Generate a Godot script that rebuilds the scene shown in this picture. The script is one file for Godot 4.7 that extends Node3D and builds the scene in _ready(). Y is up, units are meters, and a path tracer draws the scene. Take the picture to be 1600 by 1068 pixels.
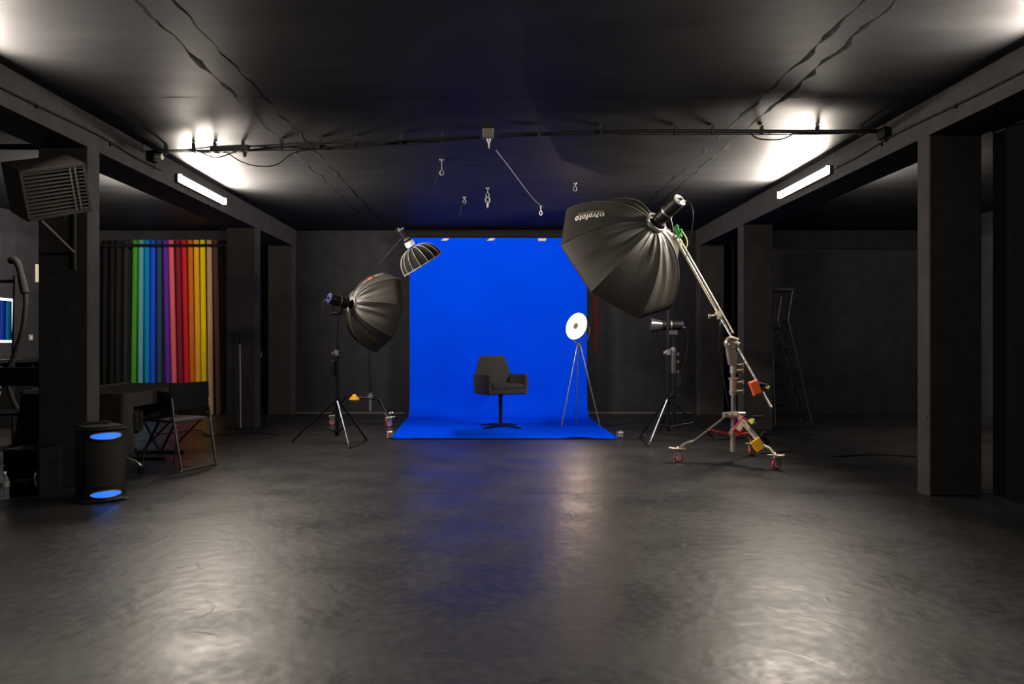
extends Node3D
# A black-painted photo studio: one bay between two beams on columns, a blue paper sweep on the back wall.
# Units are metres, y up, the camera looks down -Z from (0, 1.1, 0).

const CEIL := 2.86      # ceiling height
const BEAM := 2.60      # underside of the beams
const INNER := 3.12     # inner face of beams and columns, left and right of the middle
const OUTER := 3.50     # outer face of beams and columns
const BACK := -12.0     # back wall

var M := {}
var used := {}


class MB:
	# Collects triangles; every point is given in world metres and stored relative to the origin o.
	var o := Vector3.ZERO
	var v := PackedVector3Array()
	var n := PackedVector3Array()
	var ix := PackedInt32Array()

	func _init(origin := Vector3.ZERO) -> void:
		o = origin

	func quad(a: Vector3, b: Vector3, c: Vector3, d: Vector3) -> void:
		var k := v.size()
		var m := (b - a).cross(c - a) + (c - a).cross(d - a)
		m = m.normalized() if m.length() > 1e-12 else Vector3.UP
		for p in [a, b, c, d]:
			v.append(p - o)
			n.append(m)
		ix.append_array(PackedInt32Array([k, k + 2, k + 1, k, k + 3, k + 2]))

	func tri(a: Vector3, b: Vector3, c: Vector3) -> void:
		var k := v.size()
		var m := (b - a).cross(c - a)
		m = m.normalized() if m.length() > 1e-12 else Vector3.UP
		for p in [a, b, c]:
			v.append(p - o)
			n.append(m)
		ix.append_array(PackedInt32Array([k, k + 2, k + 1]))

	func normals_of(g: Array, wrap: bool) -> Array:
		var out := []
		for i in g.size():
			var r := PackedVector3Array()
			r.resize(g[i].size())
			out.append(r)
		for i in g.size() - 1:
			var w: int = g[i].size()
			for j in (w if wrap else w - 1):
				var j2 := (j + 1) % w
				var a: Vector3 = g[i][j]
				var b: Vector3 = g[i][j2]
				var c: Vector3 = g[i + 1][j2]
				var d: Vector3 = g[i + 1][j]
				var m := (c - a).cross(d - b)
				out[i][j] += m
				out[i][j2] += m
				out[i + 1][j2] += m
				out[i + 1][j] += m
		for i in out.size():
			for j in out[i].size():
				var m: Vector3 = out[i][j]
				out[i][j] = m.normalized() if m.length() > 1e-14 else Vector3.UP
		return out

	func rows(g: Array, wrap := false) -> void:
		var nn := normals_of(g, wrap)
		var k := v.size()
		var w: int = g[0].size()
		for i in g.size():
			for j in w:
				v.append(g[i][j] - o)
				n.append(nn[i][j])
		for i in g.size() - 1:
			for j in (w if wrap else w - 1):
				var j2 := (j + 1) % w
				var a := k + i * w + j
				var b := k + i * w + j2
				var c := k + (i + 1) * w + j2
				var d := k + (i + 1) * w + j
				ix.append_array(PackedInt32Array([a, c, b, a, d, c]))

	# A sheet with a thickness: front side, back side and the four edges.
	func sheet(g: Array, thick: float) -> void:
		var nn := normals_of(g, false)
		var back := []
		for i in g.size():
			var r := PackedVector3Array()
			for j in g[i].size():
				r.append(g[i][j] - nn[i][j] * thick)
			back.append(r)
		rows(g)
		var rev := []
		for r in back:
			var q: PackedVector3Array = r.duplicate()
			q.reverse()
			rev.append(q)
		rows(rev)
		var h := g.size() - 1
		var w: int = g[0].size() - 1
		rows([back[0], g[0]])
		rows([g[h], back[h]])
		var l1 := PackedVector3Array()
		var l2 := PackedVector3Array()
		var r1 := PackedVector3Array()
		var r2 := PackedVector3Array()
		for i in h + 1:
			l1.append(g[i][0])
			l2.append(back[i][0])
			r1.append(g[i][w])
			r2.append(back[i][w])
		rows([l1, l2])
		rows([r2, r1])

	func disc(c: Vector3, ring: PackedVector3Array, flip := false) -> void:
		for j in ring.size():
			var a := ring[j]
			var b := ring[(j + 1) % ring.size()]
			if flip:
				tri(c, b, a)
			else:
				tri(c, a, b)

	func tube(path: Array, rad, sides := 8, caps := true) -> void:
		var g := []
		var u := Vector3.ZERO
		for i in path.size():
			var t: Vector3 = path[mini(i + 1, path.size() - 1)] - path[maxi(i - 1, 0)]
			t = t.normalized() if t.length() > 1e-9 else Vector3.UP
			if u == Vector3.ZERO:
				u = t.cross(Vector3.UP if absf(t.y) < 0.9 else Vector3.RIGHT).normalized()
			u = (u - t * u.dot(t)).normalized()
			var w := t.cross(u)
			var r: float = rad[i] if rad is Array else rad
			var ring := PackedVector3Array()
			for j in sides:
				var a := TAU * j / sides
				ring.append(path[i] + (u * cos(a) + w * sin(a)) * r)
			g.append(ring)
		rows(g, true)
		if caps:
			disc(path[0], g[0], true)
			disc(path[-1], g[-1], false)

	func rod(a: Vector3, b: Vector3, r: float, r2 := -1.0, sides := 8) -> void:
		tube([a, b], [r, r if r2 < 0 else r2], sides)

	# A profile of (radius, height) turned about the y axis of x; corners sharper than 35 degrees stay sharp.
	func lathe(x: Transform3D, prof: Array, sides := 24) -> void:
		var run := [prof[0]]
		for i in range(1, prof.size()):
			run.append(prof[i])
			var last := i == prof.size() - 1
			var sharp := false
			if not last:
				var p: Vector2 = prof[i] - prof[i - 1]
				var q: Vector2 = prof[i + 1] - prof[i]
				sharp = absf(p.angle_to(q)) > deg_to_rad(35)
			if last or sharp:
				var g := []
				for p in run:
					var ring := PackedVector3Array()
					for j in sides:
						var a := TAU * j / sides
						ring.append(x * Vector3(cos(a) * p.x, p.y, -sin(a) * p.x))
					g.append(ring)
				rows(g, true)
				run = [prof[i]]

	# A plate: the outline (in x's xy plane, counter-clockwise), thick along z, with rounded edges.
	func slab(x: Transform3D, poly: Array, thick: float, bevel := 0.0, segs := 2) -> void:
		var c := poly.size()
		var rings := []
		var steps := [[0.0, -thick / 2], [0.0, thick / 2]]
		if bevel > 0:
			steps = []
			for s in segs + 1:
				var a := PI / 2 * s / segs
				steps.append([bevel * (1 - sin(a)), -thick / 2 + bevel * (1 - cos(a))])
			for s in segs + 1:
				var a := PI / 2 * (1 - float(s) / segs)
				steps.append([bevel * (1 - sin(a)), thick / 2 - bevel * (1 - cos(a))])
		for s in steps:
			var flat := PackedVector2Array()
			for i in c:
				var p: Vector2 = poly[i]
				var e1: Vector2 = (p - poly[(i + c - 1) % c]).normalized()
				var e2: Vector2 = (poly[(i + 1) % c] - p).normalized()
				var n1 := Vector2(-e1.y, e1.x)
				var n2 := Vector2(-e2.y, e2.x)
				var m := n1 + n2
				m = m / maxf(m.dot(n1), 0.35)
				flat.append(p + m * s[0])
			rings.append([flat, s[1]])
		for i in rings.size() - 1:
			for j in c:
				var j2 := (j + 1) % c
				var a: Vector2 = rings[i][0][j]
				var b: Vector2 = rings[i][0][j2]
				var d: Vector2 = rings[i + 1][0][j]
				var e: Vector2 = rings[i + 1][0][j2]
				quad(x * Vector3(a.x, a.y, rings[i][1]), x * Vector3(b.x, b.y, rings[i][1]), x * Vector3(e.x, e.y, rings[i + 1][1]), x * Vector3(d.x, d.y, rings[i + 1][1]))
		for side in [0, rings.size() - 1]:
			var f: PackedVector2Array = rings[side][0]
			var z: float = rings[side][1]
			var t := Geometry2D.triangulate_polygon(f)
			for k in range(0, t.size(), 3):
				var a := x * Vector3(f[t[k]].x, f[t[k]].y, z)
				var b := x * Vector3(f[t[k + 1]].x, f[t[k + 1]].y, z)
				var d := x * Vector3(f[t[k + 2]].x, f[t[k + 2]].y, z)
				var out := x.basis.z * (1.0 if side else -1.0)
				if (b - a).cross(d - a).dot(out) < 0:
					tri(a, d, b)
				else:
					tri(a, b, d)

	func box(x: Transform3D, size: Vector3, bevel := 0.0) -> void:
		var h := size / 2
		slab(x, [Vector2(-h.x, -h.y), Vector2(h.x, -h.y), Vector2(h.x, h.y), Vector2(-h.x, h.y)], size.z, bevel, 1)

	func block(a: Vector3, b: Vector3, bevel := 0.0) -> void:
		box(Transform3D(Basis(), (a + b) / 2), (b - a).abs(), bevel)

	func done() -> ArrayMesh:
		var a := []
		a.resize(Mesh.ARRAY_MAX)
		a[Mesh.ARRAY_VERTEX] = v
		a[Mesh.ARRAY_NORMAL] = n
		a[Mesh.ARRAY_INDEX] = ix
		var m := ArrayMesh.new()
		m.add_surface_from_arrays(Mesh.PRIMITIVE_TRIANGLES, a)
		return m


# ---------------------------------------------------------------- helpers

func numbered(called: String) -> String:
	used[called] = used.get(called, -1) + 1
	return called if used[called] == 0 else "%s_%03d" % [called, used[called]]


func tag(o: Node, label: String, category := "", group := "", kind := "") -> void:
	if label: o.set_meta("label", label)
	if category: o.set_meta("category", category)
	if group: o.set_meta("group", group)
	if kind: o.set_meta("kind", kind)


func thing(called: String, label: String, category: String, at: Vector3, group := "", kind := "") -> Node3D:
	var r := Node3D.new()
	r.name = numbered(called)
	add_child(r)
	r.position = at
	tag(r, label, category, group, kind)
	return r


func part(parent: Node3D, called: String, m: MB, material: Material, label := "") -> MeshInstance3D:
	var i := MeshInstance3D.new()
	var k := called
	var c := 0
	while parent.has_node(k):
		c += 1
		k = "%s_%03d" % [called, c]
	i.name = k
	i.mesh = m.done()
	i.material_override = material
	parent.add_child(i, true)
	if label: i.set_meta("label", label)
	return i


func solid(called: String, label: String, category: String, at: Vector3, m: MB, material: Material, group := "", kind := "") -> MeshInstance3D:
	var i := MeshInstance3D.new()
	i.name = numbered(called)
	i.mesh = m.done()
	i.material_override = material
	add_child(i)
	i.position = at
	tag(i, label, category, group, kind)
	return i


func along(a: Vector3, y: Vector3, hint := Vector3.UP) -> Transform3D:
	# a frame at a whose y axis is y
	y = y.normalized()
	if absf(y.dot(hint)) > 0.98: hint = Vector3.RIGHT
	var x := hint.cross(y).normalized()
	return Transform3D(Basis(x, y, x.cross(y)), a)


func facing(a: Vector3, z: Vector3, up := Vector3.UP) -> Transform3D:
	# a frame at a whose z axis is z
	z = z.normalized()
	var x := up.cross(z).normalized()
	return Transform3D(Basis(x, z.cross(x), z), a)


func curve(pts: Array, per := 6) -> Array:
	var out := []
	for i in pts.size() - 1:
		var p0: Vector3 = pts[maxi(i - 1, 0)]
		var p1: Vector3 = pts[i]
		var p2: Vector3 = pts[i + 1]
		var p3: Vector3 = pts[mini(i + 2, pts.size() - 1)]
		for k in per:
			out.append(p1.cubic_interpolate(p2, p0, p3, float(k) / per))
	out.append(pts[-1])
	return out


func paint(r: float, g: float, b: float, rough := 0.6, metal := 0.0, spec := 0.5) -> StandardMaterial3D:
	# r, g, b are the linear reflectance
	var m := StandardMaterial3D.new()
	m.albedo_color = Color(r, g, b).linear_to_srgb()
	m.roughness = rough
	m.metallic = metal
	m.metallic_specular = spec
	return m


func glow(r: float, g: float, b: float, energy: float) -> StandardMaterial3D:
	var m := paint(0.02, 0.02, 0.02, 0.5)
	m.emission_enabled = true
	m.emission = Color(r, g, b).linear_to_srgb()
	m.emission_energy_multiplier = energy
	return m


func noise(freq: float, octaves: int, s: int, size := 512, lo := 0.0, hi := 1.0, normal := false, strength := 4.0) -> NoiseTexture2D:
	var f := FastNoiseLite.new()
	f.noise_type = FastNoiseLite.TYPE_SIMPLEX_SMOOTH
	f.seed = s
	f.frequency = freq
	f.fractal_octaves = octaves
	var t := NoiseTexture2D.new()
	t.noise = f
	t.width = size
	t.height = size
	t.seamless = true
	if normal:
		t.as_normal_map = true
		t.bump_strength = strength
	elif lo != 0.0 or hi != 1.0:
		var g := Gradient.new()
		g.set_color(0, Color(lo, lo, lo))
		g.set_color(1, Color(hi, hi, hi))
		t.color_ramp = g
	return t


func worldly(m: StandardMaterial3D, scale: Vector3) -> StandardMaterial3D:
	m.uv1_triplanar = true
	m.uv1_world_triplanar = true
	m.uv1_scale = scale
	return m


func area_light(parent: Node3D, at: Vector3, dir: Vector3, size: Vector2, color: Color, energy: float) -> void:
	var l := AreaLight3D.new()
	l.name = "area_light"
	l.area_size = size
	l.light_color = color
	l.light_energy = energy
	l.area_normalize_energy = true
	l.area_range = 20.0
	l.area_attenuation = 2.0
	l.shadow_enabled = true
	parent.add_child(l, true)
	var x := Vector3.BACK if absf(dir.z) < 0.5 else Vector3.RIGHT
	var z := -dir.normalized()
	l.basis = Basis(z.cross(x).cross(z).normalized(), z.cross(x).normalized(), z)
	l.position = at


# ---------------------------------------------------------------- scene

func _ready() -> void:
	var cam := Camera3D.new()
	cam.name = "camera"
	add_child(cam)
	cam.position = Vector3(0, 1.1, 0)
	cam.projection = Camera3D.PROJECTION_FRUSTUM
	cam.near = 0.05
	cam.far = 60.0
	cam.size = 1068.0 / 1200.0 * 0.05
	cam.frustum_offset = Vector2(25.0 / 1200.0 * 0.05, 2.0 / 1200.0 * 0.05)
	cam.current = true

	var we := WorldEnvironment.new()
	we.name = "environment"
	var env := Environment.new()
	env.background_mode = Environment.BG_COLOR
	env.background_color = Color(0, 0, 0)
	env.tonemap_mode = Environment.TONE_MAPPER_LINEAR
	env.tonemap_exposure = 1.0
	env.sdfgi_enabled = true
	env.ssao_enabled = true
	env.ssil_enabled = true
	we.environment = env
	add_child(we)

	materials()
	# battens on the beams: side (-1 left, 1 right), far end, near end, inner or outer face, energy
	batten(-1, -8.70, -7.45, true, 27.0, "lit batten light on the inner face of the left beam, beside the hanging cables")
	batten(1, -8.33, -7.10, true, 26.0, "lit batten light on the inner face of the right beam, above the big octagonal softbox")
	batten(-1, -4.62, -3.37, true, 14.0, "lit batten light on the left beam near the heater, at the picture edge")
	batten(1, -4.35, -3.10, true, 14.0, "lit batten light on the right beam before the near column")
	batten(-1, -8.70, -7.45, false, 26.0, "lit batten light on the outer face of the left beam, above the clothed table")
	batten(1, -8.33, -7.10, false, 12.0, "lit batten light on the outer face of the right beam, over the dark right bay")

	shell()
	backdrop()
	big_softbox()
	boom_stand()
	left_octabox()
	roller_stand()
	right_stands()
	armchair(Vector3(0.06, 0, -10.0), 0.46)
	floor_lamp()
	paper_rolls()
	left_bay()
	heater()
	loudspeaker()
	right_bay()
	ceiling_things()
	small_things()


func materials() -> void:
	var wall := worldly(paint(0.030, 0.030, 0.035, 0.6, 0.0, 0.2), Vector3(0.5, 0.5, 0.5))
	wall.albedo_texture = noise(0.012, 4, 3, 512, 0.82, 1.0)
	wall.normal_enabled = true
	wall.normal_texture = noise(0.05, 4, 4, 512, 0, 1, true, 2.0)
	wall.normal_scale = 0.25
	M.wall = wall
	var col := worldly(paint(0.048, 0.046, 0.046, 0.75, 0.0, 0.2), Vector3(0.6, 0.6, 0.6))
	col.albedo_texture = noise(0.012, 4, 5, 512, 0.85, 1.0)
	col.normal_enabled = true
	col.normal_texture = M.wall.normal_texture
	col.normal_scale = 0.25
	M.column = col
	var ceil := worldly(paint(0.035, 0.035, 0.037, 0.55, 0.0, 0.15), Vector3(0.16, 0.6, 0.5))
	ceil.albedo_texture = noise(0.01, 5, 7, 512, 0.82, 1.0)
	ceil.normal_enabled = true
	ceil.normal_texture = noise(0.012, 5, 8, 512, 0, 1, true, 3.0)
	ceil.normal_scale = 0.08
	M.ceiling = ceil
	var fl := worldly(paint(0.033, 0.0325, 0.032, 0.42, 0.0, 0.41), Vector3(0.16, 0.16, 0.16))
	fl.albedo_texture = floor_picture(77, 0.60, 0.26, 0.14, 260, 1.35, 0.35)
	fl.roughness = 1.0
	fl.roughness_texture = floor_picture(81, 0.28, 0.17, 0.11, 700, 1.0, 0.12)
	fl.normal_enabled = true
	fl.normal_texture = noise(0.05, 6, 13, 1024, 0, 1, true, 3.0)
	fl.normal_scale = 0.085
	M.floor = fl
	M.joint = paint(0.01, 0.01, 0.01, 0.9)
	M.seam = worldly(paint(0.027, 0.027, 0.027, 0.9, 0.0, 0.15), Vector3(2, 2, 2))
	M.seam.albedo_texture = noise(0.03, 4, 15, 256, 0.5, 1.0)
	var black := paint(0.008, 0.008, 0.008, 0.45, 0.0, 0.25)
	M.black = black
	M.matte = paint(0.010, 0.010, 0.010, 0.85, 0.0, 0.2)
	M.stand = paint(0.007, 0.007, 0.008, 0.35, 0.0, 0.3)
	M.rubber = paint(0.012, 0.012, 0.012, 0.8)
	M.cable = paint(0.008, 0.008, 0.008, 0.6, 0.0, 0.25)
	M.bright_leg = paint(0.34, 0.33, 0.32, 0.28, 1.0)
	M.frame = paint(0.07, 0.07, 0.07, 0.35, 0.6)
	M.reflector = paint(0.035, 0.035, 0.042, 0.3)
	M.chrome = paint(0.66, 0.62, 0.58, 0.24, 0.9)
	M.steel = paint(0.46, 0.40, 0.33, 0.33, 0.75)
	M.dull = paint(0.20, 0.20, 0.20, 0.45, 0.8)
	M.galvanised = paint(0.16, 0.16, 0.16, 0.5)
	M.seat_plastic = paint(0.05, 0.05, 0.05, 0.45, 0.0, 0.3)
	M.dark_plastic = paint(0.004, 0.004, 0.004, 0.5, 0.0, 0.15)
	M.stick_tube = paint(0.30, 0.30, 0.30, 0.4)
	M.grey = paint(0.20, 0.20, 0.20, 0.5)
	M.rib = paint(0.26, 0.25, 0.24, 0.5)
	M.pale = paint(0.55, 0.53, 0.50, 0.5)
	M.white = paint(0.75, 0.74, 0.72, 0.5)
	var cloth := worldly(paint(0.030, 0.027, 0.023, 0.55, 0.0, 0.4), Vector3(6, 6, 6))
	cloth.albedo_texture = noise(0.03, 3, 21, 256, 0.8, 1.0)
	M.softbox = cloth
	M.softbox_edge = paint(0.010, 0.010, 0.010, 0.8)
	M.diffuser = paint(0.75, 0.75, 0.73, 0.8)
	var seat := worldly(paint(0.044, 0.043, 0.045, 0.95, 0.0, 0.15), Vector3(8, 8, 8))
	seat.albedo_texture = noise(0.2, 2, 22, 256, 0.75, 1.0)
	M.seat = seat
	var table := worldly(paint(0.036, 0.033, 0.031, 0.95, 0.0, 0.12), Vector3(4, 4, 4))
	table.albedo_texture = noise(0.15, 2, 23, 256, 0.8, 1.0)
	M.table = table
	M.curtain = paint(0.005, 0.005, 0.006, 0.95, 0.0, 0.1)
	M.dark_seat = paint(0.010, 0.010, 0.010, 0.7, 0.0, 0.25)
	M.blue = worldly(paint(0.0, 0.056, 0.80, 0.9, 0.0, 0.08), Vector3(0.7, 0.7, 0.7))
	M.tape = paint(0.62, 0.50, 0.33, 0.7)
	M.red = paint(0.36, 0.012, 0.02, 0.4)
	M.dark_red = paint(0.05, 0.004, 0.005, 0.7, 0.0, 0.2)
	M.wheel = paint(0.22, 0.025, 0.025, 0.4)
	M.orange = paint(0.62, 0.10, 0.015, 0.6)
	M.yellow = paint(0.80, 0.42, 0.01, 0.5)
	M.green = paint(0.02, 0.26, 0.03, 0.6)
	M.lime = paint(0.45, 0.50, 0.10, 0.6)
	M.led_blue = glow(0.02, 0.22, 1.0, 1.0)
	M.card = paint(0.25, 0.17, 0.10, 0.8)
	M.heater = worldly(paint(0.036, 0.032, 0.029, 0.6, 0.0, 0.25), Vector3(3, 3, 3))
	M.heater.albedo_texture = noise(0.02, 4, 24, 256, 0.8, 1.0)
	M.mirror = paint(0.9, 0.9, 0.9, 0.02, 1.0)
	M.led_white = glow(1.0, 0.98, 0.95, 2.2)
	M.cream = paint(0.62, 0.55, 0.44, 0.7)
	M.chip = worldly(paint(0.075, 0.07, 0.065, 0.9), Vector3(9, 9, 9))
	M.chip.albedo_texture = noise(0.1, 3, 25, 128, 0.35, 1.0)
	var pet := StandardMaterial3D.new()
	pet.transparency = BaseMaterial3D.TRANSPARENCY_ALPHA
	pet.albedo_color = Color(0.8, 0.85, 0.9, 0.15)
	pet.roughness = 0.06
	M.plastic = pet


func floor_picture(number: int, base: float, broad: float, small: float, marks: int, high: float, low: float) -> ImageTexture:
	# grey floor paint worn by use: scuffs, scratches, drag marks, patches (for its colour and for its gloss)
	var s := 1024
	var rng := RandomNumberGenerator.new()
	rng.seed = number
	var f := FastNoiseLite.new()
	f.seed = number + 9
	f.frequency = 0.009
	f.fractal_octaves = 6
	var im := f.get_seamless_image(s, s)
	im.convert(Image.FORMAT_RGBF)
	var fine := FastNoiseLite.new()
	fine.seed = 10
	fine.frequency = 0.09
	fine.fractal_octaves = 3
	var grain := fine.get_seamless_image(s, s)
	grain.convert(Image.FORMAT_RGBF)
	for y in s:
		for x in s:
			var k := base + broad * im.get_pixel(x, y).r + small * grain.get_pixel(x, y).r
			im.set_pixel(x, y, Color(k, k, k))
	for i in marks:
		var p := Vector2(rng.randf() * s, rng.randf() * s)
		var a := rng.randf() * TAU
		var bend := rng.randf_range(-0.06, 0.06)
		var long := int(rng.randf_range(5, 46))
		var up := rng.randf() < 0.55
		var k := rng.randf_range(0.2, 0.55)
		for j in long:
			a += bend
			p += Vector2.from_angle(a)
			var q := Vector2i(posmod(int(p.x), s), posmod(int(p.y), s))
			var c := im.get_pixelv(q).r
			c = lerpf(c, high if up else low, k * sin(PI * j / long))
			im.set_pixelv(q, Color(c, c, c))
	im.convert(Image.FORMAT_RGB8)
	return ImageTexture.create_from_image(im)


# ---------------------------------------------------------------- the lamps on the beams

func batten(side: int, far: float, near: float, inner: bool, energy: float, label: String) -> void:
	var s := float(side)
	var face := s * (INNER if inner else OUTER)
	var dir := -s if inner else s       # the way it sticks out from the beam
	var y := 2.705
	var mid := Vector3(face, y, (far + near) / 2)
	var r := thing("batten_light", label, "light", mid, "batten lights along the beams")
	var long := absf(far - near)
	var m := MB.new(mid)
	m.block(Vector3(face, y - 0.040, far), Vector3(face + dir * 0.035, y + 0.040, near), 0.004)
	part(r, "housing", m, M.column)
	m = MB.new(mid)
	var g := []
	for e in [far + 0.012, near - 0.012]:
		var ring := PackedVector3Array()
		for k in 9:
			var a := -PI / 2 + PI * k / 8
			ring.append(Vector3(face + dir * (0.035 + 0.040 * cos(a)), y + 0.040 * sin(a), e))
		g.append(ring)
	m.rows(g)
	part(r, "diffuser", m, M.tube_glow if M.has("tube_glow") else tube_glow())
	for e in [far + 0.006, near - 0.006]:
		m = MB.new(mid)
		m.block(Vector3(face + dir * 0.032, y - 0.038, e - 0.006), Vector3(face + dir * 0.070, y + 0.038, e + 0.006), 0.004)
		part(r, "end_cap", m, M.tube_glow)
	area_light(r, Vector3(dir * 0.085, 0, 0), Vector3(dir, 0, 0), Vector2(long - 0.05, 0.062), Color(1.0, 0.945, 0.88), energy)


func tube_glow() -> StandardMaterial3D:
	M.tube_glow = glow(1.0, 0.95, 0.88, 3.0)
	return M.tube_glow


# ---------------------------------------------------------------- the room

func shell() -> void:
	var m := MB.new()
	var z1 := -5.64
	m.block(Vector3(-6.8, -0.2, -12.2), Vector3(6.8, 0, z1 - 0.003))
	m.block(Vector3(-6.8, -0.2, z1 + 0.003), Vector3(6.8, 0, 3.2))
	var fl := solid("floor", "worn glossy dark grey painted concrete floor", "floor", Vector3.ZERO, m, M.floor, "", "structure")
	m = MB.new()
	m.block(Vector3(-6.8, -0.19, z1 - 0.003), Vector3(6.8, -0.004, z1 + 0.003))
	part(fl, "floor_joint", m, M.joint)

	m = MB.new()
	m.block(Vector3(-6.8, CEIL, -12.2), Vector3(6.8, CEIL + 0.2, 3.2))
	var ce := solid("ceiling", "rough black painted ceiling with plastered joints", "ceiling", Vector3.ZERO, m, M.ceiling, "", "structure")
	# the plastered joints between the ceiling boards: two ragged ridges a hand apart
	var rng := RandomNumberGenerator.new()
	rng.seed = 5
	for x0 in [-1.86, -1.66, 1.90, 2.06]:
		m = MB.new()
		var g := []
		for i in 90:
			var z := -0.5 - 11.2 * i / 89.0
			var c: float = x0 + rng.randf_range(-0.02, 0.02)
			var w := rng.randf_range(0.004, 0.045) * (1.0 if rng.randf() < 0.6 else 0.15)
			var h := rng.randf_range(0.0, 0.0018)
			g.append(PackedVector3Array([Vector3(c + w, CEIL + 0.001, z), Vector3(c + w * 0.3, CEIL - h, z), Vector3(c - w * 0.4, CEIL - h * 0.6, z), Vector3(c - w, CEIL + 0.001, z)]))
		m.rows(g)
		part(ce, "plaster_joint", m, M.seam)
	for z0 in [-3.9, -5.5, -7.6, -9.1]:
		m = MB.new()
		var g := []
		for i in 60:
			var x := -3.05 + 6.1 * i / 59.0
			var w := rng.randf_range(0.004, 0.02)
			var h := rng.randf_range(0.0, 0.0014)
			var c: float = z0 + rng.randf_range(-0.01, 0.01)
			g.append(PackedVector3Array([Vector3(x, CEIL + 0.001, c - w), Vector3(x, CEIL - h, c), Vector3(x, CEIL + 0.001, c + w)]))
		m.rows(g)
		part(ce, "plaster_joint", m, M.seam)

	m = MB.new()
	m.block(Vector3(-6.8, 0, -12.2), Vector3(6.8, CEIL, BACK))
	solid("wall_back", "dark grey painted back wall behind the blue paper sweep", "wall", Vector3.ZERO, m, M.wall, "", "structure")
	m = MB.new()
	m.block(Vector3(-6.8, 0, BACK), Vector3(-6.43, CEIL, 3.0))
	solid("wall_left", "dark grey side wall that carries the lit mirror", "wall", Vector3.ZERO, m, M.wall, "", "structure")
	m = MB.new()
	m.block(Vector3(6.6, 0, BACK), Vector3(6.8, CEIL, 3.0))
	solid("wall_right", "dark side wall of the right bay", "wall", Vector3.ZERO, m, M.wall, "", "structure")
	m = MB.new()
	m.block(Vector3(-6.8, 0, 3.0), Vector3(6.8, CEIL, 3.2))
	solid("wall_front", "dark wall behind the camera", "wall", Vector3.ZERO, m, M.wall, "", "structure")

	for s in [-1.0, 1.0]:
		m = MB.new()
		m.block(Vector3(s * INNER, BEAM, BACK), Vector3(s * OUTER, CEIL, 3.0), 0.006)
		solid("beam_left" if s < 0 else "beam_right", "long dark ceiling beam on the %s columns" % ("left" if s < 0 else "right"), "beam", Vector3.ZERO, m, M.column, "", "structure")
	var cols := [
		[-1.0, -6.05, -5.87, "dark square column at the left, behind the loudspeaker and under the heater"],
		[1.0, -5.69, -5.53, "dark square column at the right with the chipped inner edge"],
		[-1.0, -10.17, -9.96, "dark column left of the tripod softbox, right of the paper rolls"],
		[1.0, -9.92, -9.70, "dark column right of the chrome boom stand, beside the stepladder"],
		[-1.0, -12.0, -11.77, "shallow dark pilaster on the back wall under the left beam end"],
		[1.0, -12.0, -11.77, "shallow dark pilaster on the back wall under the right beam end"]]
	for c in cols:
		m = MB.new()
		m.block(Vector3(c[0] * INNER, 0, c[1]), Vector3(c[0] * OUTER, BEAM, c[2]), 0.008)
		var o := solid("column", c[3], "column", Vector3.ZERO, m, M.column, "", "structure")
		if c[0] > 0 and c[2] == -5.53:
			# chipped, patched plaster on the inner edge
			m = MB.new()
			for i in 22:
				var p := Vector3(INNER - 0.001 + rng.randf_range(0, 0.006), 0.56 + rng.randf() * 0.16, -5.54 - rng.randf() * 0.07)
				m.lathe(along(p, Vector3(-1, rng.randf_range(-0.4, 0.4), rng.randf_range(-0.4, 0.8))), [Vector2(0.0, -0.004), Vector2(rng.randf_range(0.008, 0.02), -0.002), Vector2(0.005, 0.006), Vector2(0.0, 0.007)], 6)
			part(o, "chipped_plaster", m, M.chip)
	for s in [-1.0, 1.0]:
		m = MB.new()
		m.block(Vector3(s * 1.42, 0, BACK), Vector3(s * INNER, 0.028, BACK + 0.02), 0.004)
		solid("baseboard_left" if s < 0 else "baseboard_right", "thin grey baseboard strip on the back wall %s of the blue paper" % ("left" if s < 0 else "right"), "baseboard", Vector3.ZERO, m, M.dark_strip if M.has("dark_strip") else dark_strip(), "", "structure")
	m = MB.new()
	m.block(Vector3(OUTER, 2.575, BACK), Vector3(6.6, 2.615, BACK + 0.03), 0.004)
	solid("trim_1", "thin ledge high across the back wall of the right bay", "trim", Vector3.ZERO, m, M.wall, "", "structure")


func dark_strip() -> StandardMaterial3D:
	M.dark_strip = paint(0.075, 0.075, 0.08, 0.5)
	return M.dark_strip


# ---------------------------------------------------------------- blue paper sweep

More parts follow.
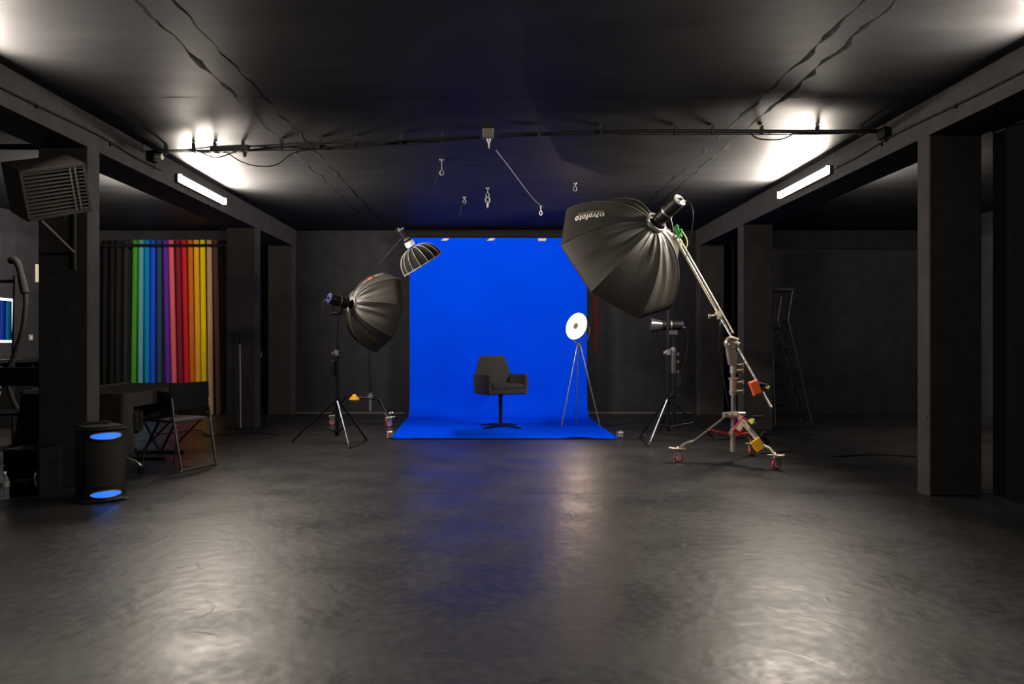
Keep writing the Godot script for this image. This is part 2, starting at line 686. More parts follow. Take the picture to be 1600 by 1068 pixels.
func backdrop() -> void:
	var at := Vector3(0.04, 0, -11.6)
	var r := thing("paper_backdrop", "bright blue seamless paper sweep hung on the back wall, under the armchair", "backdrop", at)
	# the profile: hangs straight, turns in a soft curve, runs out over the floor
	var prof := []
	for i in 16:
		prof.append(Vector2(-11.66, lerpf(2.70, 0.34, i / 15.0)))
	for i in range(1, 10):
		var a := PI / 2 * i / 10.0
		prof.append(Vector2(-11.66 + 0.34 * (1 - cos(a)), 0.34 - 0.333 * sin(a)))
	for i in 17:
		prof.append(Vector2(lerpf(-11.32, -8.80, i / 16.0), 0.006))
	var g := []
	for i in range(prof.size() - 1, -1, -1):
		var p: Vector2 = prof[i]
		var t := clampf((p.x + 11.66) / 2.86, 0, 1)
		var row := PackedVector3Array()
		for j in 29:
			var u := j / 28.0
			var x0 := lerpf(-1.31, -1.22, t)
			var x1 := lerpf(1.38, 1.40, t)
			var y := p.y + 0.0025 * sin(u * 9.0 + 1.0) * sin(t * 7.0) * (1.0 if t > 0.12 else 0.0) + 0.003 * t
			var lift := maxf(0, t - 0.93) / 0.07 * exp(-pow((u - 0.83) / 0.07, 2)) * 0.018
			row.append(Vector3(lerpf(x0, x1, u), y + lift, p.x + 0.004 * sin(u * 7.0) * (1 - t)))
		g.append(row)
	var m := MB.new(at)
	m.sheet(g, 0.0015)
	part(r, "paper_sheet", m, M.blue)
	m = MB.new(at)
	m.rod(Vector3(-1.42, 2.755, -11.72), Vector3(1.50, 2.755, -11.72), 0.055, -1, 20)
	part(r, "roll", m, M.matte)
	for x in [-1.40, 1.48]:
		m = MB.new(at)
		m.block(Vector3(x - 0.02, 2.68, -11.995), Vector3(x + 0.02, 2.70, -11.67), 0.004)
		part(r, "wall_bracket", m, M.black)
	var k := 0
	for x in [-0.77, -0.07, 0.70]:
		m = MB.new(at)
		var sk := 0.05 if k < 2 else -0.03
		m.slab(Transform3D(Basis(), Vector3(x, 2.672, -11.652)), [Vector2(-0.07, -0.016), Vector2(0.07 - sk, -0.016), Vector2(0.07, 0.020), Vector2(-0.07 + sk, 0.020)] if k < 2 else [Vector2(-0.06, -0.02), Vector2(0.05, -0.02), Vector2(0.07, 0.018), Vector2(-0.06, 0.018)], 0.004)
		part(r, "tape_strip", m, M.tape, "tan tape strip at the top of the blue paper")
		k += 1
	m = MB.new(at)
	m.block(Vector3(-0.98, 0.002, -8.815), Vector3(1.22, 0.013, -8.785), 0.002)
	part(r, "edge_tape", m, M.matte, "black tape along the front edge of the paper")

	# the two little weights that hold the corners
	for e in [[-1.225, -8.86, M.card, "small brown metal weight on the left front corner of the blue paper"], [1.435, -8.90, M.steel, "small silver block holding the right front corner of the blue paper"]]:
		var p := Vector3(e[0], 0.0125, e[1])
		var w := thing("corner_weight", e[3], "weight", p, "weights on the paper corners")
		m = MB.new(p)
		m.box(Transform3D(Basis(Vector3.UP, 0.3), p + Vector3(0, 0.032, 0)), Vector3(0.060, 0.062, 0.07), 0.006)
		part(w, "body", m, e[2])
		m = MB.new(p)
		m.rod(p + Vector3(-0.025, 0.064, 0), p + Vector3(0.025, 0.070, 0.01), 0.007)
		part(w, "handle", m, M.chrome)

	var q := Vector3(1.505, 1.02, -11.62)
	m = MB.new(q)
	var gg := []
	for i in 20:
		var y := lerpf(2.05, 0.965, i / 19.0)
		var dx := 0.006 * sin(i * 0.7)
		gg.append(PackedVector3Array([Vector3(1.478 + dx, y, -11.60), Vector3(1.505 + dx, y, -11.595), Vector3(1.528 + dx, y, -11.60)]))
	gg.reverse()
	m.sheet(gg, 0.008)
	var st := thing("red_strap", "dark red strap hanging from the roll beside the right edge of the blue paper", "strap", q)
	part(st, "webbing", m, M.dark_red)
	m = MB.new(q)
	m.rod(Vector3(1.50, 2.03, -11.60), Vector3(1.56, 2.74, -11.70), 0.006)
	part(st, "cord", m, M.black)


# ---------------------------------------------------------------- softboxes

# Shape of an octagonal softbox: k-th rod at parameter t (0 at the ring, 1 at the rim).
func rod_point(c: Vector3, u: Vector3, w: Vector3, n: Vector3, R: float, deep: float, sgn: float, k: float, t: float, r0: float, bulge: float) -> Vector3:
	var a := k * PI / 4 * sgn
	var s := t
	var rr := r0 + (R - r0) * sin(s * bulge) / sin(bulge)
	var ax := -deep * (1 - (1 - cos(s * bulge)) / (1 - cos(bulge)))  # from -deep at the ring to 0 at the rim
	return c + (u * cos(a) + w * sin(a)) * rr + n * ax


func gore(c: Vector3, u: Vector3, w: Vector3, n: Vector3, R: float, deep: float, sgn: float, k: int, x: float, t: float, r0: float, bulge: float) -> Vector3:
	var a := rod_point(c, u, w, n, R, deep, sgn, k, t, r0, bulge)
	var b := rod_point(c, u, w, n, R, deep, sgn, k + 1, t, r0, bulge)
	var p := a.lerp(b, x)
	var inward := (c - n * deep * 0.35 - p).normalized()
	var tight := 4.0 * x * (1 - x)
	var sag := 0.055 * R * tight * sin(PI * minf(t * 1.05, 1.0))
	# pulled folds in the cloth that fan out from the ring
	var smooth_print := 0.3 if k == 1 and sgn < 0 else 1.0
	var fold := 0.020 * smooth_print * R * sin(x * 15.0 + k * 1.9 + t * 2.2) * sin(PI * t) * tight + 0.012 * smooth_print * R * sin(x * 31.0 - t * 5.0 + k) * pow(1 - t, 0.7) * tight * sin(PI * t)
	return p + inward * (sag + fold)


func octabox(r: Node3D, at: Vector3, c: Vector3, u: Vector3, w: Vector3, R: float, deep: float, sgn: float, r0 := 0.10, bulge := 0.95) -> void:
	var n := u.cross(w).normalized()
	for k in 8:
		var g := []
		for i in 19:
			var t := i / 18.0
			var row := PackedVector3Array()
			for j in 19:
				row.append(gore(c, u, w, n, R, deep, sgn, k, j / 18.0, t, r0, bulge))
			if sgn < 0: row.reverse()
			g.append(row)
		# the straight lip in front of the rim
		var lip := PackedVector3Array()
		for j in 19:
			lip.append(g[18][j] + n * 0.05)
		g.append(lip)
		g.reverse()
		var m := MB.new(at)
		m.sheet(g, 0.003)
		part(r, "fabric_panel", m, M.softbox)
	for k in 8:
		var m := MB.new(at)
		var path := []
		for i in 19:
			path.append(rod_point(c, u, w, n, R, deep, sgn, k, i / 18.0, r0, bulge) - n * 0.003)
		path.append(path[-1] + n * 0.055)
		m.tube(path, 0.0055 * R / 0.74 + 0.001, 6)
		part(r, "rib_seam", m, M.softbox_edge)
	var m2 := MB.new(at)
	var loop := []
	for k in 9:
		loop.append(rod_point(c, u, w, n, R, deep, sgn, k % 8, 1.0, r0, bulge) + n * 0.048)
	for k in 8:
		m2.rod(loop[k], loop[k + 1], 0.008, -1, 6)
	part(r, "rim", m2, M.softbox_edge)
	m2 = MB.new(at)
	var ring := PackedVector3Array()
	for k in 8:
		ring.append(rod_point(c, u, w, n, R * 0.985, deep, sgn, k, 1.0, r0, bulge) - n * 0.01)
	if sgn < 0: ring.reverse()
	m2.disc(c - n * 0.01, ring)
	part(r, "front_diffuser", m2, M.diffuser)
	m2 = MB.new(at)
	m2.lathe(along(c - n * (deep + 0.015), n), [Vector2(r0 - 0.03, 0.0), Vector2(r0 + 0.004, 0.0), Vector2(r0 + 0.006, 0.03), Vector2(r0 - 0.03, 0.03)], 24)
	part(r, "speed_ring", m2, M.dull)


func lettering(r: Node3D, at: Vector3, text: String, k: int, c: Vector3, u: Vector3, w: Vector3, R: float, deep: float, sgn: float, r0: float, bulge: float, t0: float, t1: float, x0: float, x1: float, material: Material) -> void:
	# print laid onto a panel: the line runs from t0 to t1 along the panel, its height from x0 to x1 across
	var tm := TextMesh.new()
	var f := SystemFont.new()
	f.font_names = PackedStringArray(["Droid Sans"])
	f.font_weight = 700
	tm.font = f
	tm.text = text
	tm.font_size = 32
	tm.pixel_size = 0.01
	tm.depth = 0.0
	tm.curve_step = 2.0
	var n := u.cross(w).normalized()
	var box := tm.get_aabb()
	var a := tm.get_mesh_arrays()
	var m := MB.new(at)
	var pts: PackedVector3Array = a[Mesh.ARRAY_VERTEX]
	var idx: PackedInt32Array = a[Mesh.ARRAY_INDEX]
	for i in range(0, idx.size(), 3):
		var q := []
		for j in 3:
			var p := pts[idx[i + j]]
			var t := lerpf(t0, t1, (p.x - box.position.x) / box.size.x)
			var x := lerpf(x0, x1, (p.y - box.position.y) / maxf(box.size.y, 1e-6))
			var s := gore(c, u, w, n, R, deep, sgn, k, x, t, r0, bulge)
			q.append(s + (s - (c - n * deep * 0.35)).normalized() * 0.004)
		m.tri(q[0], q[1], q[2])
	part(r, "lettering", m, material)


func monolight(r: Node3D, at: Vector3, front: Vector3, dir: Vector3, long: float, rad: float, rear: Material) -> void:
	# a flash head: its front at front, its body running along -dir
	dir = dir.normalized()
	var x := along(front, -dir)
	var m := MB.new(at)
	m.lathe(x, [Vector2(rad * 0.95, 0.0), Vector2(rad * 1.05, 0.01), Vector2(rad * 1.05, 0.04), Vector2(rad * 0.94, 0.05), Vector2(rad, long * 0.4), Vector2(rad, long - 0.035), Vector2(rad * 0.92, long - 0.015)], 24)
	part(r, "flash_body", m, M.black)
	m = MB.new(at)
	m.lathe(x, [Vector2(rad * 1.055, long * 0.42), Vector2(rad * 1.07, long * 0.43), Vector2(rad * 1.07, long * 0.47), Vector2(rad * 1.055, long * 0.48)], 24)
	part(r, "body_band", m, M.dull)
	m = MB.new(at)
	m.lathe(x, [Vector2(rad * 0.92, long - 0.016), Vector2(rad * 0.98, long - 0.01), Vector2(rad * 0.98, long + 0.004), Vector2(rad * 0.90, long + 0.006), Vector2(0.0, long + 0.006)], 24)
	var pn := part(r, "rear_panel", m, rear)
	m = MB.new(at)
	m.rod(x * Vector3(0, long + 0.004, 0), x * Vector3(0, long + 0.022, 0), rad * 0.25, -1, 12)
	part(pn, "dial", m, M.black)
	for s in [-1.0, 1.0]:
		m = MB.new(at)
		m.rod(x * Vector3(s * rad * 0.6, long + 0.005, rad * 0.5), x * Vector3(s * rad * 0.6, long + 0.03, rad * 0.5), 0.006)
		part(pn, "socket", m, M.dull)


func big_softbox() -> void:
	var c := Vector3(1.300, 1.999, -8.006)
	var u := Vector3(-0.181, 0.846, -0.502).normalized()
	var w := Vector3(0.844, -0.129, -0.521)
	w = (w - u * w.dot(u)).normalized()
	var n := u.cross(w)
	var at := Vector3(1.76, 2.13, -7.56)
	var r := thing("octagonal_softbox", "big black octagonal softbox with white brand lettering, hung from the chrome boom", "softbox", at, "octagonal softboxes")
	octabox(r, at, c, u, w, 0.74, 0.537, -1.0, 0.10, 0.95)
	lettering(r, at, "Profoto", 1, c, u, w, 0.74, 0.537, -1.0, 0.10, 0.95, 0.665, 0.91, 0.345, 0.54, M.white)
	lettering(r, at, "the light shaping company", 1, c, u, w, 0.74, 0.537, -1.0, 0.10, 0.95, 0.60, 0.89, 0.27, 0.335, M.card_light if M.has("card_light") else card_light())
	# the round emblem before the word
	var m := MB.new(at)
	var e := []
	for i in 13:
		var a := TAU * i / 12
		var s := gore(c, u, w, n, 0.74, 0.537, -1.0, 1, 0.445 + 0.06 * sin(a), 0.625 + 0.022 * cos(a), 0.10, 0.95)
		e.append(s + (s - (c - n * 0.19)).normalized() * 0.006)
	m.tube(e, 0.004, 5)
	part(r, "emblem", m, M.pale)

	# flash head in the ring, held by the boom's end
	var ring := c - n * 0.59
	var f := thing("studio_flash", "black studio flash head with a silver ring behind the big softbox", "flash head", ring, "studio flash heads")
	monolight(f, ring, ring, n, 0.33, 0.066, M.grey)
	m = MB.new(ring)
	m.lathe(along(ring + n * 0.003, n), [Vector2(0.094, 0.0), Vector2(0.111, 0.0), Vector2(0.111, 0.034), Vector2(0.094, 0.034)], 28)
	part(f, "mount_ring", m, M.chrome)
	m = MB.new(ring)
	var hold := ring - n * 0.16
	m.tube(curve([hold, hold + Vector3(0.02, -0.08, -0.01), Vector3(1.735, 2.195, -7.545)]), 0.016)
	part(f, "bracket", m, M.black)
	var tail := ring - n * 0.345
	m = MB.new(ring)
	m.tube(curve([tail, tail + Vector3(0.07, -0.03, 0.03), tail + Vector3(0.105, -0.17, 0.05), Vector3(1.86, 2.05, -7.40), Vector3(1.80, 1.72, -7.52), Vector3(1.775, 1.35, -7.64)]), 0.004, 5)
	part(f, "power_cord", m, M.cable)


func card_light() -> StandardMaterial3D:
	M.card_light = paint(0.30, 0.25, 0.19, 0.6)
	return M.card_light


func castor(r: Node3D, at: Vector3, p: Vector3, turn: float, rad := 0.055, fork: Material = null) -> void:
	# p is where the wheel touches the floor; the axle points along turn
	var ax := Vector3(cos(turn), 0, sin(turn))
	var hub := p + Vector3(0, rad, 0)
	var m := MB.new(at)
	m.lathe(along(hub - ax * 0.014, ax), [Vector2(rad * 0.6, 0), Vector2(rad * 0.92, 0), Vector2(rad, 0.006), Vector2(rad, 0.022), Vector2(rad * 0.92, 0.028), Vector2(rad * 0.6, 0.028)], 24)
	var wheel := part(r, "castor", m, M.wheel)
	m = MB.new(at)
	m.lathe(along(hub - ax * 0.013, ax), [Vector2(0, 0), Vector2(rad * 0.62, 0.0), Vector2(rad * 0.62, 0.026), Vector2(0, 0.026)], 20)
	part(wheel, "hub", m, M.pale)
	m = MB.new(at)
	var back := Vector3(-ax.z, 0, ax.x) * 0.02
	for s in [-1.0, 1.0]:
		m.slab(facing(hub + ax * 0.021 * s, ax), [Vector2(-0.014, -0.014), Vector2(0.014, -0.014), Vector2(0.03, rad + 0.012), Vector2(-0.022, rad + 0.012)], 0.004)
	m.block(hub + Vector3(-0.035, rad + 0.008, -0.035), hub + Vector3(0.035, rad + 0.018, 0.035), 0.003)
	m.rod(hub + back + Vector3(0, rad + 0.01, 0), hub + Vector3(0, rad + 0.05, 0), 0.012)
	part(wheel, "fork", m, fork if fork else M.chrome)


func boom_stand() -> void:
	var at := Vector3(2.195, 0, -7.1)
	var r := thing("boom_stand", "chrome wheeled boom stand with red tyres and braces, holding the big softbox", "light stand", at)
	var A := Vector3(1.779, 2.103, -7.55)
	var B := Vector3(2.452, 0.53, -6.83)
	var m := MB.new(at)
	m.rod(A, A.lerp(B, 0.42), 0.0135, -1, 14)
	m.rod(A + Vector3(0.030, 0.005, 0.02), A.lerp(B, 0.58) + Vector3(0.030, 0.005, 0.02), 0.0075, -1, 10)
	part(r, "boom_tube", m, M.steel)
	m = MB.new(at)
	m.rod(A.lerp(B, 0.40), B, 0.0125, -1, 12)
	part(r, "boom_rod", m, M.chrome)
	m = MB.new(at)
	m.rod(B, B + (B - A).normalized() * 0.02, 0.018, -1, 12)
	part(r, "end_plug", m, M.black)
	var dir := (B - A).normalized()
	m = MB.new(at)
	m.box(along(A + dir * 0.0, dir), Vector3(0.042, 0.13, 0.042), 0.008)
	m.rod(A + Vector3(-0.05, 0.02, 0.02), A + Vector3(0.05, 0.05, 0.03), 0.010)
	part(r, "head_clamp", m, M.steel)
	m = MB.new(at)
	var cl := A.lerp(B, 0.47)
	m.box(along(cl, dir), Vector3(0.052, 0.075, 0.05), 0.008)
	m.rod(cl, cl + Vector3(-0.10, -0.01, 0.03), 0.009)
	m.rod(cl + Vector3(-0.10, -0.03, 0.03), cl + Vector3(-0.10, 0.01, 0.03), 0.011)
	part(r, "boom_collar", m, M.steel)
	# pivot head
	m = MB.new(at)
	var ph := Vector3(2.160, 1.10, -7.06)
	m.lathe(along(ph + Vector3(-0.005, 0, -0.03), Vector3(0.25, 0, 1)), [Vector2(0.03, 0), Vector2(0.058, 0), Vector2(0.064, 0.010), Vector2(0.064, 0.040), Vector2(0.058, 0.05), Vector2(0.042, 0.05), Vector2(0.038, 0.034), Vector2(0.0, 0.034)], 28)
	m.rod(ph + Vector3(0.02, 0.015, -0.02), ph + Vector3(0.07, -0.012, 0.04), 0.017, -1, 12)
	m.rod(ph + Vector3(0.01, 0.05, 0.0), ph + Vector3(0.06, 0.035, 0.05), 0.012, -1, 12)
	part(r, "pivot_head", m, M.steel)
	m = MB.new(at)
	m.slab(Transform3D(Basis(Vector3.UP, 0.2), Vector3(2.175, 0.985, -7.08)), [Vector2(-0.030, -0.085), Vector2(0.045, -0.085), Vector2(0.048, 0.02), Vector2(0.03, 0.06), Vector2(-0.04, 0.12), Vector2(-0.062, 0.10), Vector2(-0.048, 0.0)], 0.05, 0.01)
	part(r, "pivot_fork", m, M.steel)
	# column
	m = MB.new(at)
	m.rod(at + Vector3(0, 0.17, 0), at + Vector3(0, 0.88, 0), 0.024, -1, 16)
	part(r, "column_tube", m, M.chrome)
	m = MB.new(at)
	m.rod(at + Vector3(0, 0.62, 0), at + Vector3(0, 0.78, 0), 0.034, -1, 16)
	m.lathe(Transform3D(Basis(), at + Vector3(0, 0.76, 0)), [Vector2(0.03, 0), Vector2(0.043, 0.004), Vector2(0.043, 0.02), Vector2(0.03, 0.024)], 20)
	m.lathe(Transform3D(Basis(), at + Vector3(0, 0.64, 0)), [Vector2(0.03, 0), Vector2(0.040, 0.004), Vector2(0.040, 0.02), Vector2(0.03, 0.024)], 20)
	m.rod(at + Vector3(0, 0.82, 0), at + Vector3(0, 0.93, 0), 0.032, -1, 16)
	part(r, "lock_collar", m, M.steel)
	for y in [0.66, 0.74, 0.85, 0.90]:
		m = MB.new(at)
		m.rod(at + Vector3(0.02, y, 0.01), at + Vector3(0.085, y + 0.004, 0.02), 0.008)
		m.rod(at + Vector3(0.085, y - 0.018, 0.02), at + Vector3(0.085, y + 0.022, 0.02), 0.008)
		part(r, "clamp_knob", m, M.steel)
	m = MB.new(at)
	m.rod(at + Vector3(0, 0.10, 0), at + Vector3(0, 0.31, 0), 0.030, -1, 16)
	part(r, "lower_tube", m, M.steel)
	m = MB.new(at)
	m.lathe(Transform3D(Basis(), at + Vector3(0, 0.41, 0)), [Vector2(0.025, 0), Vector2(0.06, 0.004), Vector2(0.075, 0.03), Vector2(0.06, 0.055), Vector2(0.03, 0.06)], 20)
	m.box(Transform3D(Basis(), at + Vector3(-0.05, 0.44, 0.01)), Vector3(0.10, 0.045, 0.06), 0.008)
	m.box(Transform3D(Basis(), at + Vector3(0.05, 0.45, 0.02)), Vector3(0.10, 0.035, 0.06), 0.008)
	part(r, "leg_collar", m, M.steel)
	m = MB.new(at)
	m.lathe(Transform3D(Basis(), at + Vector3(0, 0.245, 0)), [Vector2(0.025, 0), Vector2(0.05, 0.004), Vector2(0.05, 0.035), Vector2(0.025, 0.04)], 20)
	part(r, "brace_collar", m, M.steel)
	var feet := [Vector3(2.445, 0, -6.70), Vector3(1.686, 0, -7.10), Vector3(2.50, 0, -7.50)]
	var turns := [1.25, 1.5, 1.0]
	for i in 3:
		var p: Vector3 = feet[i]
		var out := (p - at)
		out.y = 0
		out = out.normalized()
		var top := at + out * 0.05 + Vector3(0, 0.44, 0)
		var low := p - out * 0.12 + Vector3(0, 0.175, 0)
		m = MB.new(at)
		if i == 0:
			m.box(facing((top + low) / 2, top - low, out), Vector3(0.045, 0.028, (top - low).length()), 0.006)
		else:
			m.rod(top, low, 0.012, -1, 10)
		part(r, "leg", m, M.chrome if i == 0 else M.dull)
		m = MB.new(at)
		var seat := p + Vector3(0, 0.128, 0)
		var path := curve([low - out * 0.02 + Vector3(0, 0.02, 0), low + out * 0.05, seat, seat + out * 0.09 + Vector3(0, 0.004, 0)], 4)
		m.tube(path, 0.013)
		m.slab(Transform3D(Basis(out.cross(Vector3.UP), out, Vector3.UP).orthonormalized(), seat + Vector3(0, -0.002, 0)), [Vector2(-0.045, -0.06), Vector2(0.045, -0.06), Vector2(0.03, 0.07), Vector2(-0.03, 0.07)], 0.008, 0.002)
		part(r, "foot_plate", m, M.steel)
		m = MB.new(at)
		var mid := top.lerp(low, 0.52)
		var inner := at + out * 0.045 + Vector3(0, 0.262, 0)
		m.box(facing((inner + mid) / 2, mid - inner), Vector3(0.045, 0.014, (mid - inner).length()), 0.003)
		part(r, "brace", m, M.red, "red painted brace bar")
		castor(r, at, p, turns[i], 0.046)
	# things tied to the stand
	var b1 := at + Vector3(0.045, 0.345, 0.09)
	m = MB.new(at)
	m.box(Transform3D(Basis(Vector3.FORWARD, 0.6), b1), Vector3(0.095, 0.16, 0.03), 0.008)
	var tagp := part(r, "warning_label", m, M.red)
	m = MB.new(at)
	m.box(Transform3D(Basis(Vector3.FORWARD, 0.6), b1 + Vector3(-0.005, 0.01, 0.017)), Vector3(0.045, 0.11, 0.004), 0.001)
	part(tagp, "white_sticker", m, M.white)
	m = MB.new(at)
	var kn := at + Vector3(0.15, 0.385, 0.13)
	m.rod(kn, kn + Vector3(0.03, 0.07, 0), 0.012)
	m.rod(kn + Vector3(-0.02, 0.05, 0), kn + Vector3(0.07, 0.05, 0.02), 0.010)
	part(r, "leg_knob", m, M.black)
	m = MB.new(at)
	m.box(along(at + Vector3(0.135, 0.39, 0.12), Vector3(-0.4, 0.5, -0.6)), Vector3(0.05, 0.05, 0.035), 0.006)
	part(r, "leg_clip", m, M.lime)
	# yellow tag low on the leg
	var y0 := Vector3(2.30, 0.205, -6.765)
	var yt := thing("yellow_tag", "yellow plastic tag on the front leg of the boom stand", "tag", y0)
	m = MB.new(y0)
	m.slab(Transform3D(Basis(Vector3(0, 0, 1), 0.55), y0), [Vector2(-0.038, -0.052), Vector2(0.036, -0.052), Vector2(0.05, 0.052), Vector2(-0.04, 0.048)], 0.03, 0.005)
	part(yt, "body", m, M.yellow)
	m = MB.new(y0)
	m.box(Transform3D(Basis(Vector3(0, 0, 1), 0.7), y0 + Vector3(0.065, 0.05, -0.005)), Vector3(0.045, 0.10, 0.05), 0.01)
	m.rod(y0 + Vector3(0.05, 0.11, 0), y0 + Vector3(0.10, 0.09, 0), 0.014)
	part(yt, "clamp", m, M.black)
	# orange counterweight near the lower end of the boom
	var ow := A.lerp(B, 0.885)
	var og := thing("counterweight", "orange counterweight bag clamped near the low end of the boom", "counterweight", ow)
	m = MB.new(ow)
	m.slab(Transform3D(Basis(Vector3(0, 0, 1), 0.42), ow + Vector3(-0.060, -0.005, 0.05)), [Vector2(-0.043, -0.064), Vector2(0.040, -0.069), Vector2(0.044, 0.060), Vector2(-0.038, 0.066)], 0.06, 0.018, 3)
	part(og, "bag", m, M.orange)
	m = MB.new(ow)
	m.box(along(ow + Vector3(0.012, 0.0, 0.045), dir), Vector3(0.05, 0.07, 0.03), 0.008)
	m.rod(ow + Vector3(-0.04, 0.03, 0.05), ow + Vector3(0.05, 0.01, 0.06), 0.016)
	part(og, "clamp", m, M.black)
	m = MB.new(ow)
	m.rod(ow + Vector3(0.03, 0.0, 0.055), ow + Vector3(0.06, -0.01, 0.065), 0.018, -1, 12)
	part(og, "knob", m, M.lime)
	# green cord knotted round the boom's head, and the cables along it
	var k0 := A + Vector3(0.0, 0.04, 0.05)
	var gc := thing("green_cord", "tangle of green cord tied at the head of the boom", "cord", k0)
	m = MB.new(k0)
	var rng := RandomNumberGenerator.new()
	rng.seed = 31
	for i in 5:
		var pts := []
		for j in 6:
			pts.append(A + Vector3(rng.randf_range(-0.055, 0.03), 0.03 + rng.randf_range(-0.05, 0.12), 0.105 + rng.randf_range(-0.005, 0.012)))
		m.tube(curve(pts, 5), 0.0042, 6)
	part(gc, "rope", m, M.green)
	m = MB.new(k0)
	m.tube(curve([A + Vector3(0.03, 0.08, 0.10), A + Vector3(0.075, -0.01, 0.105), A + Vector3(0.06, -0.09, 0.115)], 5), 0.0045, 6)
	m.box(along(A + Vector3(0.012, -0.01, 0.095), dir), Vector3(0.022, 0.05, 0.02), 0.005)
	part(gc, "loose_end", m, M.lime)
	m = MB.new(at)
	m.tube(curve([A.lerp(B, 0.50) + Vector3(-0.02, -0.02, 0.03), Vector3(2.04, 1.25, -7.0), Vector3(2.06, 1.0, -7.05), Vector3(2.10, 0.78, -7.08), Vector3(2.14, 0.5, -7.06)], 6), 0.005, 6)
	part(r, "cable", m, M.cable)


func tripod(r: Node3D, at: Vector3, feet: Array, joint: float, brace: float, top: float, rad := 0.014, metal := -1) -> void:
	var m := MB.new(at)
	m.rod(at + Vector3(0, brace - 0.05, 0), at + Vector3(0, minf(top, joint + 0.55), 0), rad * 1.25, -1, 12)
	part(r, "lower_tube", m, M.stand)
	if top > joint + 0.5:
		m = MB.new(at)
		m.rod(at + Vector3(0, joint + 0.5, 0), at + Vector3(0, top, 0), rad * 0.85, -1, 12)
		part(r, "upper_tube", m, M.stand)
		m = MB.new(at)
		var cy := joint + 0.53
		m.rod(at + Vector3(0, cy - 0.03, 0), at + Vector3(0, cy + 0.03, 0), rad * 1.7, -1, 12)
		m.rod(at + Vector3(0, cy, 0), at + Vector3(-0.045, cy - 0.005, 0.02), 0.008)
		m.rod(at + Vector3(-0.045, cy - 0.02, 0.02), at + Vector3(-0.045, cy + 0.015, 0.02), 0.009)
		part(r, "lock_knob", m, M.dull)
	m = MB.new(at)
	m.rod(at + Vector3(0, joint - 0.03, 0), at + Vector3(0, joint + 0.03, 0), rad * 2.0, -1, 12)
	part(r, "leg_collar", m, M.stand)
	m = MB.new(at)
	m.rod(at + Vector3(0, brace - 0.02, 0), at + Vector3(0, brace + 0.02, 0), rad * 2.0, -1, 12)
	part(r, "brace_collar", m, M.stand)
	for i in feet.size():
		var f: Vector3 = feet[i]
		var d := (f - at)
		d.y = 0
		d = d.normalized()
		var a := at + d * rad * 1.6 + Vector3(0, joint, 0)
		var b := f + Vector3(0, 0.012, 0)
		m = MB.new(at)
		m.rod(a, b, rad * 0.6, -1, 10)
		var lg := part(r, "leg", m, M.bright_leg if i == metal else M.stand)
		m = MB.new(at)
		m.rod(b - (a - b).normalized() * 0.010, b + (a - b).normalized() * 0.04, rad * 1.0, -1, 10)
		part(lg, "rubber_foot", m, M.rubber)
		m = MB.new(at)
		m.rod(at + d * rad * 1.6 + Vector3(0, brace, 0), a.lerp(b, 0.56), rad * 0.5, -1, 8)
		part(r, "brace", m, M.stand)


